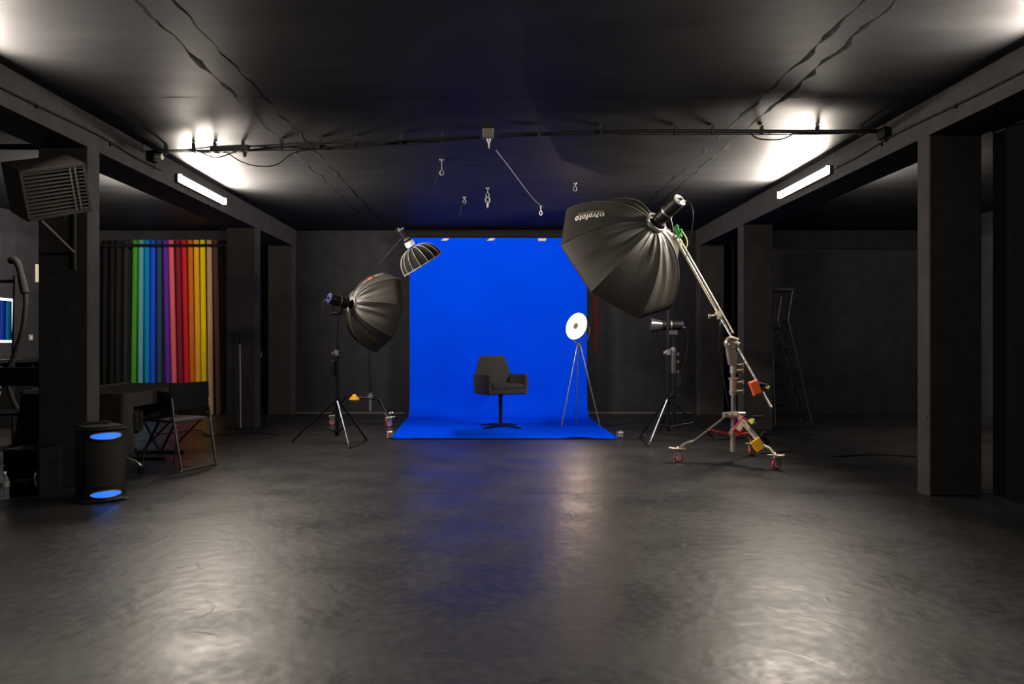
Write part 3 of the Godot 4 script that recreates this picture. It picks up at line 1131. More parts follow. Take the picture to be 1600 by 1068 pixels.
func left_octabox() -> void:
	var sp := Vector3(-1.75, 0, -8.45)
	var st := thing("light_stand", "black tripod stand left of the blue paper, carrying the smaller octagonal softbox", "light stand", sp, "black tripod stands")
	tripod(st, sp, [Vector3(-1.536, 0, -8.05), Vector3(-2.265, 0, -8.52), Vector3(-1.479, 0, -8.74)], 0.466, 0.13, 1.405, 0.0165, 0)
	var m := MB.new(sp)
	m.rod(sp + Vector3(0, 0.93, 0), sp + Vector3(0, 1.08, 0), 0.028, -1, 12)
	m.rod(sp + Vector3(0, 1.0, 0), sp + Vector3(0.05, 1.0, 0.01), 0.01)
	part(st, "middle_collar", m, M.stand)

	var c := Vector3(-1.350, 1.461, -8.75)
	var u := Vector3(0.089, 0.969, -0.232).normalized()
	var w := Vector3(0.634, 0.125, 0.764)
	w = (w - u * w.dot(u)).normalized()
	var n := u.cross(w)
	var at := c - n * 0.33
	var r := thing("octagonal_softbox", "smaller black octagonal softbox with a red emblem, on the tripod left of the blue paper", "softbox", at, "octagonal softboxes")
	octabox(r, at, c, u, w, 0.465, 0.325, 1.0, 0.085, 0.95)
	# red emblem and thin print along the top seam
	m = MB.new(at)
	var e := []
	for i in 13:
		var a := TAU * i / 12
		var s := gore(c, u, w, n, 0.465, 0.325, 1.0, 0, 0.17 + 0.085 * sin(a), 0.66 + 0.065 * cos(a), 0.085, 0.95)
		e.append(s + (s - (c - n * 0.11)).normalized() * 0.006)
	var mid := Vector3.ZERO
	for i in 12: mid += e[i] / 12.0
	for i in 12: m.tri(mid, e[i], e[i + 1])
	part(r, "emblem", m, M.red_print if M.has("red_print") else red_print())
	m = MB.new(at)
	for i in 13:
		var t := 0.46 + 0.04 * i
		if t > 0.57 and t < 0.75: continue
		var q := []
		for k in [[0.0, 0.0], [0.028, 0.0], [0.028, 0.07], [0.0, 0.07]]:
			var s := gore(c, u, w, n, 0.465, 0.325, 1.0, 0, 0.13 + k[1], t + k[0], 0.085, 0.95)
			q.append(s + (s - (c - n * 0.11)).normalized() * 0.006)
		m.quad(q[0], q[1], q[2], q[3])
	part(r, "print_mark", m, M.card_light if M.has("card_light") else card_light())

	at = c - n * 0.385
	var f := thing("studio_flash", "black studio flash head on top of the left tripod stand", "flash head", at, "studio flash heads")
	monolight(f, at, at, n, 0.225, 0.060, M.led_panel if M.has("led_panel") else led_panel())
	m = MB.new(at)
	var body := at - n * 0.13
	for s in [-1.0, 1.0]:
		m.rod(body + Vector3(-0.055 * s, -0.05, 0), Vector3(sp.x - 0.055 * s, 1.43, sp.z), 0.014)
	m.rod(Vector3(sp.x - 0.06, 1.43, sp.z), Vector3(sp.x + 0.06, 1.43, sp.z), 0.018)
	part(f, "yoke", m, M.black)
	m = MB.new(at)
	var tail := at - n * 0.25
	m.tube(curve([tail, tail + Vector3(-0.04, -0.05, 0.02), tail + Vector3(-0.03, -0.16, 0.03), Vector3(sp.x - 0.08, 1.1, sp.z + 0.04), Vector3(sp.x - 0.13, 0.75, sp.z + 0.05), Vector3(sp.x - 0.11, 0.66, sp.z + 0.05), Vector3(sp.x - 0.06, 0.72, sp.z + 0.06)], 6), 0.004, 5)
	part(f, "power_cord", m, M.cable)
	m = MB.new(sp)
	m.box(Transform3D(Basis(), sp + Vector3(-0.045, 0.83, 0.01)), Vector3(0.055, 0.16, 0.05), 0.008)
	part(st, "power_pack", m, M.black)


func red_print() -> StandardMaterial3D:
	M.red_print = paint(0.80, 0.06, 0.04, 0.5)
	return M.red_print


func led_panel() -> StandardMaterial3D:
	M.led_panel = paint(0.02, 0.02, 0.075, 0.35, 0.0, 0.3)
	return M.led_panel


func roller_stand() -> void:
	var at := Vector3(-1.674, 0, -10.25)
	var r := thing("boom_stand", "black low roller stand with a yellow knob, behind the left tripod, with a boom arm", "light stand", at)
	var m := MB.new(at)
	m.rod(at + Vector3(0, 0.34, 0), at + Vector3(-0.02, 1.2, 0), 0.018, -1, 12)
	part(r, "lower_tube", m, M.stand)
	m = MB.new(at)
	m.rod(at + Vector3(-0.02, 1.15, 0), at + Vector3(-0.04, 1.99, 0), 0.013, -1, 12)
	part(r, "upper_tube", m, M.stand)
	m = MB.new(at)
	m.rod(at + Vector3(-0.06, 1.96, 0), Vector3(-1.165, 2.30, -9.15), 0.007, -1, 10)
	part(r, "boom_arm", m, M.frame)
	m = MB.new(at)
	m.rod(at + Vector3(0, 0.20, 0), at + Vector3(0, 0.44, 0), 0.026, -1, 12)
	m.box(Transform3D(Basis(), at + Vector3(0.0, 0.39, 0.01)), Vector3(0.07, 0.05, 0.07), 0.008)
	part(r, "leg_collar", m, M.dull)
	var feet := [Vector3(-1.40, 0, -10.07), Vector3(-2.20, 0, -10.31), Vector3(-1.50, 0, -10.66)]
	var knees := [at + Vector3(0.13, 0.36, 0.06), at + Vector3(-0.34, 0.385, -0.02), at + Vector3(0.05, 0.36, -0.2)]
	for i in 3:
		var f: Vector3 = feet[i]
		m = MB.new(at)
		m.tube([at + Vector3(0, 0.37, 0), knees[i], f + Vector3(0, 0.13, 0)], 0.017, 10)
		part(r, "leg", m, M.stand)
		m = MB.new(at)
		m.box(Transform3D(Basis(), f + Vector3(0, 0.125, 0)), Vector3(0.10, 0.02, 0.06), 0.004)
		m.rod(f + Vector3(-0.03, 0.13, 0.02), f + Vector3(0.08, 0.14, 0.03), 0.008)
		part(r, "brake_pedal", m, M.chrome)
		castor(r, at, f, 1.1 + i * 0.3, 0.045)
	var k := at + Vector3(-0.21, 0.375, 0.03)
	m = MB.new(at)
	m.lathe(Transform3D(Basis(), k), [Vector2(0, -0.04), Vector2(0.055, -0.04), Vector2(0.072, -0.02), Vector2(0.066, 0.0), Vector2(0.035, 0.02), Vector2(0.025, 0.045), Vector2(0.0, 0.05)], 20)
	part(r, "yellow_knob", m, M.yellow, "yellow plastic knob")

	# deep little softbox with pale ribs and its flash, at the end of the boom
	var n := Vector3(0.52, -0.83, -0.19).normalized()
	var apex := Vector3(-0.992, 2.233, -9.1)
	var d := thing("parabolic_softbox", "small deep black softbox with pale ribs, aimed down from the boom arm", "softbox", apex)
	var x := along(apex, n)
	var depth := 0.228
	var ribs := []
	for q in 16:
		var path := []
		for i in 12:
			var t := i / 11.0
			var rr := 0.032 + 0.228 * pow(sin(t * PI / 2), 0.85)
			var a := TAU * q / 16
			path.append(x * Vector3(cos(a) * rr, depth * (1 - cos(t * PI / 2)), -sin(a) * rr))
		ribs.append(path)
	for q in 16:
		var g := []
		for i in 12:
			var row := PackedVector3Array()
			var a: Vector3 = ribs[q][i]
			var b: Vector3 = ribs[(q + 1) % 16][i]
			var ax := x * Vector3(0, depth * 0.7, 0)
			for j in 5:
				var s := j / 4.0
				var p := a.lerp(b, s)
				row.append(p + (ax - p).normalized() * 0.016 * 4 * s * (1 - s) * sin(PI * i / 11.0))
			g.append(row)
		g.reverse()
		var mm := MB.new(apex)
		mm.sheet(g, 0.002)
		part(d, "fabric_panel", mm, M.matte)
	for q in 16:
		var mm := MB.new(apex)
		mm.tube(ribs[q], 0.004, 6)
		part(d, "rib", mm, M.rib)
	var rim := MB.new(apex)
	for q in 16:
		rim.rod(ribs[q][11], ribs[(q + 1) % 16][11], 0.007, -1, 6)
		rim.rod(ribs[q][11], ribs[q][11] + n * 0.02, 0.005, -1, 6)
	part(d, "rim", rim, M.grey)
	var front := MB.new(apex)
	var ring := PackedVector3Array()
	for q in 16: ring.append(ribs[q][11])
	front.disc(x * Vector3(0, depth, 0), ring, true)
	part(d, "front_diffuser", front, M.matte)
	var f := thing("studio_flash", "studio flash head at the top of the boom arm, over the ribbed softbox", "flash head", apex, "studio flash heads")
	monolight(f, apex, apex + n * -0.01, n, 0.245, 0.044, M.dull)
	m = MB.new(apex)
	m.lathe(along(apex - n * 0.085, n), [Vector2(0.046, 0), Vector2(0.056, 0.0), Vector2(0.058, 0.045), Vector2(0.052, 0.068), Vector2(0.046, 0.068)], 20)
	part(f, "mount_ring", m, M.white)
	m = MB.new(apex)
	m.tube(curve([apex - n * 0.15, apex - n * 0.15 + Vector3(-0.06, -0.05, 0.01), Vector3(-1.165, 2.30, -9.15)]), 0.014)
	m.rod(apex - n * 0.26 + Vector3(-0.01, 0, 0.02), apex - n * 0.24 + Vector3(-0.09, -0.02, 0.02), 0.008)
	part(f, "bracket", m, M.black)


func right_stands() -> void:
	var a := Vector3(1.925, 0, -8.6)
	var r := thing("light_stand", "black tripod stand with a tall bare pole, under the big softbox", "light stand", a, "black tripod stands")
	tripod(r, a, [Vector3(1.63, 0, -8.2), Vector3(2.48, 0, -8.68), Vector3(1.678, 0, -8.95)], 0.469, 0.165, 1.56, 0.017, 0)
	var b := Vector3(2.13, 0, -9.22)
	var s := thing("light_stand", "black tripod stand behind its twin, carrying the flash with the flared reflector", "light stand", b, "black tripod stands")
	tripod(s, b, [Vector3(2.616, 0, -9.1), Vector3(1.73, 0, -8.98), Vector3(2.057, 0, -9.64)], 0.494, 0.14, 1.19, 0.016)
	var m := MB.new(b)
	for y in [0.76, 0.88, 0.97]:
		m.rod(b + Vector3(0, y, 0), b + Vector3(0.055, y, 0.02), 0.009)
		m.rod(b + Vector3(0.055, y - 0.02, 0.02), b + Vector3(0.055, y + 0.02, 0.02), 0.012)
	m.rod(b + Vector3(0, 0.74, 0), b + Vector3(0, 1.0, 0), 0.030, -1, 12)
	part(s, "clamp_block", m, M.frame)
	m = MB.new(b)
	m.box(Transform3D(Basis(), b + Vector3(0.06, 0.64, 0.02)), Vector3(0.06, 0.15, 0.05), 0.008)
	part(s, "power_pack", m, M.black)

	var front := Vector3(1.985, 1.315, -9.22)
	var f := thing("studio_flash", "studio flash head with a flared reflector, below the big softbox", "flash head", front, "studio flash heads")
	monolight(f, front, front, Vector3(-1, 0.0, -0.05), 0.25, 0.056, M.led_panel)
	m = MB.new(front)
	m.lathe(along(front, Vector3(-1, 0, -0.05)), [Vector2(0.056, -0.01), Vector2(0.066, 0.03), Vector2(0.085, 0.10), Vector2(0.090, 0.13), Vector2(0.086, 0.13), Vector2(0.06, 0.03), Vector2(0.0, 0.02)], 28)
	part(f, "reflector", m, M.reflector, "flared dark reflector")
	m = MB.new(front)
	m.box(Transform3D(Basis(), front + Vector3(0.14, -0.085, 0)), Vector3(0.11, 0.06, 0.05), 0.006)
	m.box(Transform3D(Basis(), front + Vector3(0.165, -0.085, 0.028)), Vector3(0.035, 0.06, 0.008), 0.002)
	part(f, "mount_block", m, M.frame)
	m = MB.new(front)
	m.tube(curve([front + Vector3(0.25, -0.03, 0), front + Vector3(0.31, -0.10, 0.02), front + Vector3(0.30, -0.32, 0.02), front + Vector3(0.25, -0.5, 0.05), front + Vector3(0.21, -0.56, 0.06)], 6), 0.004, 5)
	part(f, "power_cord", m, M.cable)


# ---------------------------------------------------------------- seats and lamp

func shell_seat(r: Node3D, at: Vector3, turn: float, up: float, rise: float) -> void:
	# the upholstered tub of the armchair: up is where its underside lies
	var q := Transform3D(Basis(Vector3.UP, turn), at)
	var flat := Basis(Vector3.RIGHT, -PI / 2)
	var m := MB.new(at)
	m.slab(q * Transform3D(flat, Vector3(0, up + 0.04, 0.0)), [Vector2(-0.25, -0.23), Vector2(0.25, -0.23), Vector2(0.245, 0.21), Vector2(-0.245, 0.21)], 0.08, 0.025, 3)
	part(r, "seat_base", m, M.seat)
	m = MB.new(at)
	m.slab(q * Transform3D(flat, Vector3(0, up + 0.10, 0.0)), [Vector2(-0.222, -0.235), Vector2(0.222, -0.235), Vector2(0.222, 0.19), Vector2(-0.222, 0.19)], 0.075, 0.028, 3)
	part(r, "seat_cushion", m, M.seat)
	# back: wide at the arms, narrower at the top, leaning back
	m = MB.new(at)
	var lean := Transform3D(Basis(Vector3.RIGHT, -0.13), Vector3(0, up + 0.01, -0.195))
	m.slab(q * lean, [Vector2(-0.24, 0.0), Vector2(0.24, 0.0), Vector2(0.262, 0.24), Vector2(0.18, rise), Vector2(-0.18, rise), Vector2(-0.262, 0.24)], 0.055, 0.022, 3)
	part(r, "backrest", m, M.seat)
	for s in [-1.0, 1.0]:
		m = MB.new(at)
		# the arms flare outwards a little towards their tops
		var out := Basis(Vector3(0, 0, -1), Vector3.UP, Vector3.RIGHT).rotated(Vector3(0, 0, 1), -0.06 * s)
		m.slab(q * Transform3D(out, Vector3(0.252 * s, up, 0)), [Vector2(-0.235, 0.0), Vector2(0.225, 0.0), Vector2(0.235, 0.225), Vector2(0.215, 0.25), Vector2(-0.205, 0.262), Vector2(-0.225, 0.245)], 0.052, 0.02, 3)
		part(r, "armrest", m, M.seat)


func armchair(at: Vector3, turn: float) -> void:
	var r := thing("armchair", "dark grey upholstered swivel armchair with angular arms, standing on the blue paper", "armchair", at + Vector3(0, 0.0125, 0))
	at = r.position
	shell_seat(r, at, turn, 0.43, 0.485)
	var m := MB.new(at)
	m.rod(at + Vector3(0, 0.03, 0), at + Vector3(0, 0.43, 0), 0.024, -1, 16)
	m.lathe(Transform3D(Basis(), at + Vector3(0, 0.40, 0)), [Vector2(0.024, 0), Vector2(0.05, 0.03), Vector2(0.11, 0.034), Vector2(0.11, 0.04)], 20)
	part(r, "post", m, M.stand)
	var q := Basis(Vector3.UP, 0.88)
	for k in 4:
		m = MB.new(at)
		var d := q * Vector3(cos(k * PI / 2), 0, sin(k * PI / 2))
		var s := d.cross(Vector3.UP)
		var g := []
		for e in [[0.02, 0.030, 0.055, 0.022], [0.17, 0.022, 0.035, 0.016], [0.335, 0.014, 0.012, 0.0]]:
			var p: Vector3 = at + d * e[0]
			g.append(PackedVector3Array([p + s * e[1] + Vector3(0, e[3], 0), p + s * e[1] * 0.8 + Vector3(0, e[2], 0), p - s * e[1] * 0.8 + Vector3(0, e[2], 0), p - s * e[1] + Vector3(0, e[3], 0)]))
		m.rows(g, true)
		m.quad(g[2][0], g[2][1], g[2][2], g[2][3])
		part(r, "base_arm", m, M.stand)


func floor_lamp() -> void:
	var at := Vector3(1.085, 0.0125, -10.1)
	var r := thing("floor_lamp", "lit tripod floor lamp with a round dish shade, on the right of the blue paper", "lamp", at)
	var hub := Vector3(1.088, 1.085, -10.1)
	var feet := [Vector3(0.843, 0.0145, -9.92), Vector3(1.079, 0.0145, -10.40), Vector3(1.35, 0.0145, -9.95)]
	for f in feet:
		var m := MB.new(at)
		var d: Vector3 = (f - hub)
		d.y = 0
		m.rod(hub + d.normalized() * 0.02, f, 0.0085, 0.0075, 8)
		part(r, "leg", m, M.lamp_metal if M.has("lamp_metal") else lamp_metal())
	var m := MB.new(at)
	m.lathe(Transform3D(Basis(), hub + Vector3(0, -0.03, 0)), [Vector2(0.0, 0), Vector2(0.03, 0), Vector2(0.034, 0.03), Vector2(0.016, 0.05), Vector2(0.0, 0.05)], 16)
	part(r, "hub", m, M.lamp_metal)
	var c := Vector3(1.058, 1.324, -10.1)
	var n := Vector3(-0.72, 0.25, 0.65).normalized()
	var side := Vector3.UP.cross(n).normalized()
	# U bracket: from the hub round behind the dish to both pivots
	m = MB.new(at)
	var upv := n.cross(side)
	var path := []
	for i in 13:
		var a := PI * i / 12.0
		var low := (hub + Vector3(0, 0.02, 0)) - c
		path.append(c - n * 0.03 + side * cos(a) * 0.195 + low.normalized() * sin(a) * (low.length()))
	m.tube(path, 0.008, 8)
	part(r, "yoke", m, M.lamp_metal)
	var x := along(c - n * 0.085, n)
	m = MB.new(at)
	var prof := []
	for i in 11:
		var t := i / 10.0
		prof.append(Vector2(0.03 + 0.150 * sin(t * PI / 2), 0.085 * (1 - cos(t * PI / 2)) + 0.004 * 0))
	var outer := prof.duplicate()
	m.lathe(x, outer, 36)
	m.lathe(x, [Vector2(0.0, -0.045), Vector2(0.028, -0.045), Vector2(0.032, -0.02), Vector2(0.03, 0.0)], 20)
	var shade := part(r, "shade", m, M.lamp_metal)
	m = MB.new(at)
	var inner := []
	for p in prof:
		inner.append(p + Vector2(-0.002, 0.004))
	inner.reverse()
	inner.append(Vector2(0.0, 0.004))
	m.lathe(x, inner, 36)
	part(shade, "reflector", m, M.lamp_gold if M.has("lamp_gold") else lamp_gold())
	m = MB.new(at)
	m.lathe(x, [Vector2(0.0, 0.004), Vector2(0.018, 0.006), Vector2(0.024, 0.020), Vector2(0.014, 0.034), Vector2(0.0, 0.038)], 18)
	part(r, "bulb", m, M.bulb if M.has("bulb") else bulb())
	m = MB.new(at)
	m.lathe(along(c + n * 0.012, n), [Vector2(0.0, -0.004), Vector2(0.045, -0.002), Vector2(0.045, 0.002), Vector2(0.0, 0.004)], 24)
	m.rod(c + n * 0.012 + side * 0.04, c - n * 0.07 + side * 0.10, 0.003)
	m.rod(c + n * 0.012 - side * 0.04, c - n * 0.07 - side * 0.10, 0.003)
	part(r, "glare_disc", m, M.tape)
	var l := OmniLight3D.new()
	l.name = "bulb_light"
	l.light_color = Color(1.0, 0.89, 0.76)
	l.light_energy = 0.5
	l.light_size = 0.02
	l.omni_range = 20.0
	l.omni_attenuation = 2.0
	l.shadow_enabled = true
	r.add_child(l)
	l.position = x * Vector3(0, 0.021, 0) - at
	m = MB.new(at)
	m.tube(curve([feet[2] + Vector3(-0.02, 0.01, 0), Vector3(1.6, 0.006, -10.3), Vector3(2.0, 0.006, -10.6), Vector3(2.4, 0.006, -10.4)], 6), 0.004, 5)
	part(r, "power_cord", m, M.cable)


func lamp_metal() -> StandardMaterial3D:
	M.lamp_metal = paint(0.22, 0.22, 0.23, 0.35, 0.7)
	return M.lamp_metal


func lamp_gold() -> StandardMaterial3D:
	M.lamp_gold = paint(0.60, 0.50, 0.34, 0.6)
	return M.lamp_gold


func bulb() -> StandardMaterial3D:
	M.bulb = glow(1.0, 0.82, 0.55, 6.0)
	return M.bulb


# ---------------------------------------------------------------- left bay

func paper_rolls() -> void:
	# [x at the top, x at the foot, linear colour, label]
	var list := [
		[-5.99, -5.99, 0.004, 0.004, 0.004, "black paper roll, first from the left end of the row"],
		[-5.88, -5.88, 0.005, 0.005, 0.005, "black paper roll, second from the left end of the row"],
		[-5.79, -5.79, 0.008, 0.008, 0.008, "charcoal paper roll, third from the left end of the row"],
		[-5.67, -5.67, 0.013, 0.013, 0.014, "dark grey paper roll left of the green roll"],
		[-5.53, -5.545, 0.035, 0.20, 0.012, "bright green paper roll in the row"],
		[-5.44, -5.44, 0.07, 0.26, 0.30, "pale teal paper roll right of the green roll"],
		[-5.353, -5.335, 0.0, 0.17, 0.42, "sky blue paper roll between teal and royal blue"],
		[-5.26, -5.248, 0.01, 0.06, 0.55, "royal blue paper roll in the row"],
		[-5.165, -5.145, 0.02, 0.05, 0.11, "navy blue paper roll left of the purple roll"],
		[-5.07, -5.0, 0.09, 0.02, 0.28, "purple paper roll in the row"],
		[-4.985, -4.905, 0.58, 0.10, 0.13, "salmon pink paper roll right of the purple roll"],
		[-4.88, -4.81, 0.20, 0.012, 0.03, "dark maroon paper roll between pink and red"],
		[-4.787, -4.715, 0.48, 0.015, 0.02, "bright red paper roll in the row"],
		[-4.69, -4.63, 0.50, 0.13, 0.015, "burnt orange paper roll left of the golden roll"],
		[-4.596, -4.543, 0.78, 0.38, 0.02, "golden yellow paper roll right of the orange roll"],
		[-4.50, -4.455, 0.80, 0.62, 0.01, "lemon yellow paper roll in the row"],
		[-4.397, -4.357, 0.52, 0.35, 0.19, "tan paper roll right of the lemon yellow roll"],
		[-4.305, -4.24, 0.10, 0.05, 0.038, "chocolate brown paper roll right of the tan roll"],
		[-4.212, -4.150, 0.005, 0.005, 0.005, "black paper roll right of the brown roll"],
		[-4.122, -4.06, 0.007, 0.007, 0.007, "black paper roll, last at the right end of the row"]]
	var body := MB.new()
	body.lathe(Transform3D(), [Vector2(0.028, 0.012), Vector2(0.039, 0.012), Vector2(0.041, 0.016), Vector2(0.041, 2.676), Vector2(0.039, 2.68), Vector2(0.028, 2.68)], 24)
	var core := MB.new()
	core.lathe(Transform3D(), [Vector2(0.022, 0.0), Vector2(0.028, 0.0), Vector2(0.028, 2.682), Vector2(0.022, 2.682), Vector2(0.022, 0.0)], 18)
	var bm := body.done()
	var cm := core.done()
	for e in list:
		var foot := Vector3(e[1], 0, -11.74)
		var top := Vector3(e[0], 2.70, -11.78)
		var r := thing("paper_roll", e[5], "paper roll", foot, "paper rolls along the back wall")
		r.basis = along(Vector3.ZERO, top - foot).basis
		for k in 2:
			var i := MeshInstance3D.new()
			i.name = ["paper", "core"][k]
			i.mesh = [bm, cm][k]
			i.material_override = paint(e[2], e[3], e[4], 0.75, 0.0, 0.2) if k == 0 else M.card
			r.add_child(i)
	var at := Vector3(-5.05, 2.6, -11.7)
	var rack := thing("roll_rack", "black wall rail with dividers that holds the paper rolls upright", "rack", at)
	var m := MB.new(at)
	m.block(Vector3(-6.08, 2.57, -11.712), Vector3(-4.02, 2.61, -11.692), 0.003)
	part(rack, "rail", m, M.black)
	for x in [-6.07, -4.03]:
		m = MB.new(at)
		m.block(Vector3(x - 0.012, 2.57, -11.997), Vector3(x + 0.012, 2.61, -11.692), 0.003)
		part(rack, "wall_bracket", m, M.black)


func chair_castor_base(r: Node3D, at: Vector3, turn: float) -> void:
	var m := MB.new(at)
	m.rod(at + Vector3(0, 0.09, 0), at + Vector3(0, 0.36, 0), 0.025, -1, 14)
	part(r, "post", m, M.chrome)
	for k in 5:
		var a := turn + TAU * k / 5
		var d := Vector3(cos(a), 0, sin(a))
		m = MB.new(at)
		m.tube(curve([at + Vector3(0, 0.13, 0), at + d * 0.13 + Vector3(0, 0.135, 0), at + d * 0.225 + Vector3(0, 0.10, 0), at + d * 0.265 + Vector3(0, 0.06, 0)], 4), 0.014, 8)
		part(r, "base_arm", m, M.chrome)
		m = MB.new(at)
		var ax := d.cross(Vector3.UP)
		for s in [-1.0, 1.0]:
			m.lathe(along(at + d * 0.27 + Vector3(0, 0.027, 0) + ax * (0.006 * s), ax * s), [Vector2(0.0, 0), Vector2(0.027, 0), Vector2(0.027, 0.014), Vector2(0.012, 0.018), Vector2(0.0, 0.018)], 16)
		part(r, "castor", m, M.black)


func left_bay() -> void:
	# table under a long dark cloth
	var x0 := -3.78
	var x1 := -2.95
	var z0 := -7.80
	var z1 := -6.10
	var top := 0.695
	var at := Vector3((x0 + x1) / 2, 0, (z0 + z1) / 2)
	var t := thing("folding_table", "rectangular folding table under the dark cloth, with crossed black legs", "table", at)
	var m := MB.new(at)
	m.block(Vector3(x0 + 0.01, top - 0.04, z0 + 0.01), Vector3(x1 - 0.01, top - 0.006, z1 - 0.01), 0.005)
	part(t, "tabletop", m, M.grey)
	for z in [z0 + 0.12, z0 + 0.55]:
		for s in [-1.0, 1.0]:
			m = MB.new(at)
			m.rod(Vector3(at.x + 0.32 * s, top - 0.045, z), Vector3(at.x + 0.01 + 0.014 * s, 0.03, z), 0.013)
			part(t, "leg", m, M.black)
		m = MB.new(at)
		m.rod(Vector3(at.x - 0.22, 0.014, z), Vector3(at.x + 0.24, 0.014, z), 0.014)
		part(t, "foot_bar", m, M.black)
	var cl := MB.new(at)
	var peri := []
	var rr := 0.03
	# walk round the top: point, outward normal, hem height above the floor
	var corners := [[x1 - rr, z1 - rr, 0.0], [x1 - rr, z0 + rr, PI / 2], [x0 + rr, z0 + rr, PI], [x0 + rr, z1 - rr, PI * 1.5]]
	for k in 4:
		var c: Array = corners[k]
		for i in 7:
			var a: float = PI / 2 - c[2] - PI / 2 * i / 6.0
			var d := Vector2(cos(a), sin(a))
			peri.append([Vector2(c[0], c[1]) + d * rr, d, true])
		var e: Array = corners[(k + 1) % 4]
		var a2: float = -c[2]
		var d2 := Vector2(cos(a2), sin(a2))
		var from := Vector2(c[0], c[1]) + d2 * rr
		var to := Vector2(e[0], e[1]) + d2 * rr
		var steps := 30 if k % 2 == 0 else 18
		for i in range(1, steps):
			peri.append([from.lerp(to, float(i) / steps), d2, false])
	var rows_out := []
	for i in 13:
		var v := i / 12.0
		var row := PackedVector3Array()
		for k in peri.size():
			var p: Vector2 = peri[k][0]
			var d: Vector2 = peri[k][1]
			# the cloth lies askew: long over the near end and its corner, short along the open side
			var near := clampf((p.y - (z1 - 0.12)) / 0.12, 0, 1)
			var hem := lerpf(0.585, 0.17, near)
			if d.x < -0.5: hem = 0.3
			if d.y < -0.5: hem = 0.35
			var y := lerpf(top, hem, v)
			if i == 0: y = top + 0.004
			var drop := top - y
			var wave := 0.5 + 0.5 * sin(k * 1.35) * (0.7 + 0.3 * sin(k * 0.37))
			var push := 0.006 + drop * (0.02 + 0.09 * wave * clampf(drop * 3, 0, 1))
			if peri[k][2]: push += drop * 0.06
			row.append(Vector3(p.x + d.x * push, y, p.y + d.y * push))
		row.append(row[0])
		rows_out.append(row)
	rows_out.reverse()
	cl.sheet(rows_out, 0.002)
	var lid := PackedVector3Array()
	for p in rows_out[12]: lid.append(p)
	lid.remove_at(lid.size() - 1)
	cl.disc(Vector3(at.x, top + 0.004, at.z), lid)
	for k in cl.v.size(): pass
	solid("tablecloth", "dark grey cloth hanging over the folding table by the left column", "tablecloth", at, cl, M.table)

	# office armchair pushed under the table
	var oc := Vector3(-3.27, 0, -6.44)
	var o := thing("office_chair", "dark tub chair on a chrome five-star castor base, pushed under the clothed table", "chair", oc)
	var keep := o.get_child_count()
	shell_seat_small(o, oc)
	chair_castor_base(o, oc, 0.95)

	folding_chair()

	# LED tube stick by the far left column
	var lp := Vector3(-3.27, 0, -9.84)
	var l := thing("light_stick", "thin pale light tube standing upright on a small foot against the far left column", "light", lp)
	m = MB.new(lp)
	m.lathe(Transform3D(Basis(), lp), [Vector2(0.0, 0.0), Vector2(0.07, 0.0), Vector2(0.07, 0.012), Vector2(0.02, 0.022), Vector2(0.0, 0.022)], 20)
	part(l, "foot", m, M.black)
	m = MB.new(lp)
	m.rod(lp + Vector3(0.0, 0.02, 0), lp + Vector3(-0.012, 1.09, 0), 0.009, -1, 12)
	part(l, "tube", m, M.stick_tube)
	m = MB.new(lp)
	m.rod(lp + Vector3(-0.012, 1.09, 0), lp + Vector3(-0.014, 1.26, 0), 0.016, -1, 12)
	part(l, "handle", m, M.black)

	# spare flash half hidden behind that column
	var sp := Vector3(-3.34, 0, -10.75)
	var st := thing("light_stand", "dark stand half hidden behind the far left column, under the silver-ringed lamp head", "light stand", sp, "black tripod stands")
	tripod(st, sp, [sp + Vector3(0.2, 0, 0.2), sp + Vector3(-0.28, 0, 0.05), sp + Vector3(0.05, 0, -0.28)], 0.30, 0.12, 0.86, 0.012)
	var hp := sp + Vector3(0, 1.0, 0)
	var h := thing("lamp_head", "silver-ringed lamp head with looped cables, half hidden behind the far left column", "flash head", hp)
	m = MB.new(hp)
	m.lathe(along(hp + Vector3(-0.06, 0.03, 0), Vector3(1, 0.15, 0.6)), [Vector2(0, 0), Vector2(0.05, 0.0), Vector2(0.05, 0.09), Vector2(0.0, 0.09)], 20)
	m.rod(hp + Vector3(0, -0.125, 0), hp + Vector3(-0.01, 0.02, 0), 0.008)
	part(h, "lamp_body", m, M.black)
	for k in 3:
		m = MB.new(hp)
		m.lathe(along(hp + Vector3(0.0, 0.065 - 0.026 * k, 0.04), Vector3(0.1, 1, 0.2)), [Vector2(0.03, 0), Vector2(0.058, 0.0), Vector2(0.058, 0.014), Vector2(0.03, 0.014), Vector2(0.03, 0)], 20)
		part(h, "ring", m, M.chrome)
	m = MB.new(hp)
	m.tube(curve([hp + Vector3(0.04, 0.01, 0.04), hp + Vector3(0.075, -0.06, 0.05), hp + Vector3(0.03, -0.12, 0.06), hp + Vector3(-0.03, -0.13, 0.06), hp + Vector3(0.0, -0.02, 0.05)], 6), 0.006, 6)
	part(h, "cable_loop", m, M.grey)

	# black curtains beside the pilasters, left and right
	for s in [-1.0, 1.0]:
		var cp := Vector3(s * 3.80, 0.02, -11.5)
		var g := []
		for i in 2:
			var row := PackedVector3Array()
			for j in 61:
				var u := j / 60.0
				row.append(Vector3(s * 3.80 - 0.27 + 0.54 * u, lerpf(0.03, 2.55, i), -11.5 + 0.05 * sin(u * 34.0)))
			g.append(row)
		var mm := MB.new(cp)
		mm.sheet(g, 0.004)
		var cu := thing("black_curtain", "black folded curtain hanging in the %s bay beside the back pilaster" % ("left" if s < 0 else "right"), "curtain", cp, "black curtains in the bays")
		part(cu, "cloth", mm, M.curtain)
		mm = MB.new(cp)
		mm.rod(Vector3(s * 3.80 - 0.31, 2.57, -11.5), Vector3(s * 3.80 + 0.31, 2.57, -11.5), 0.014)
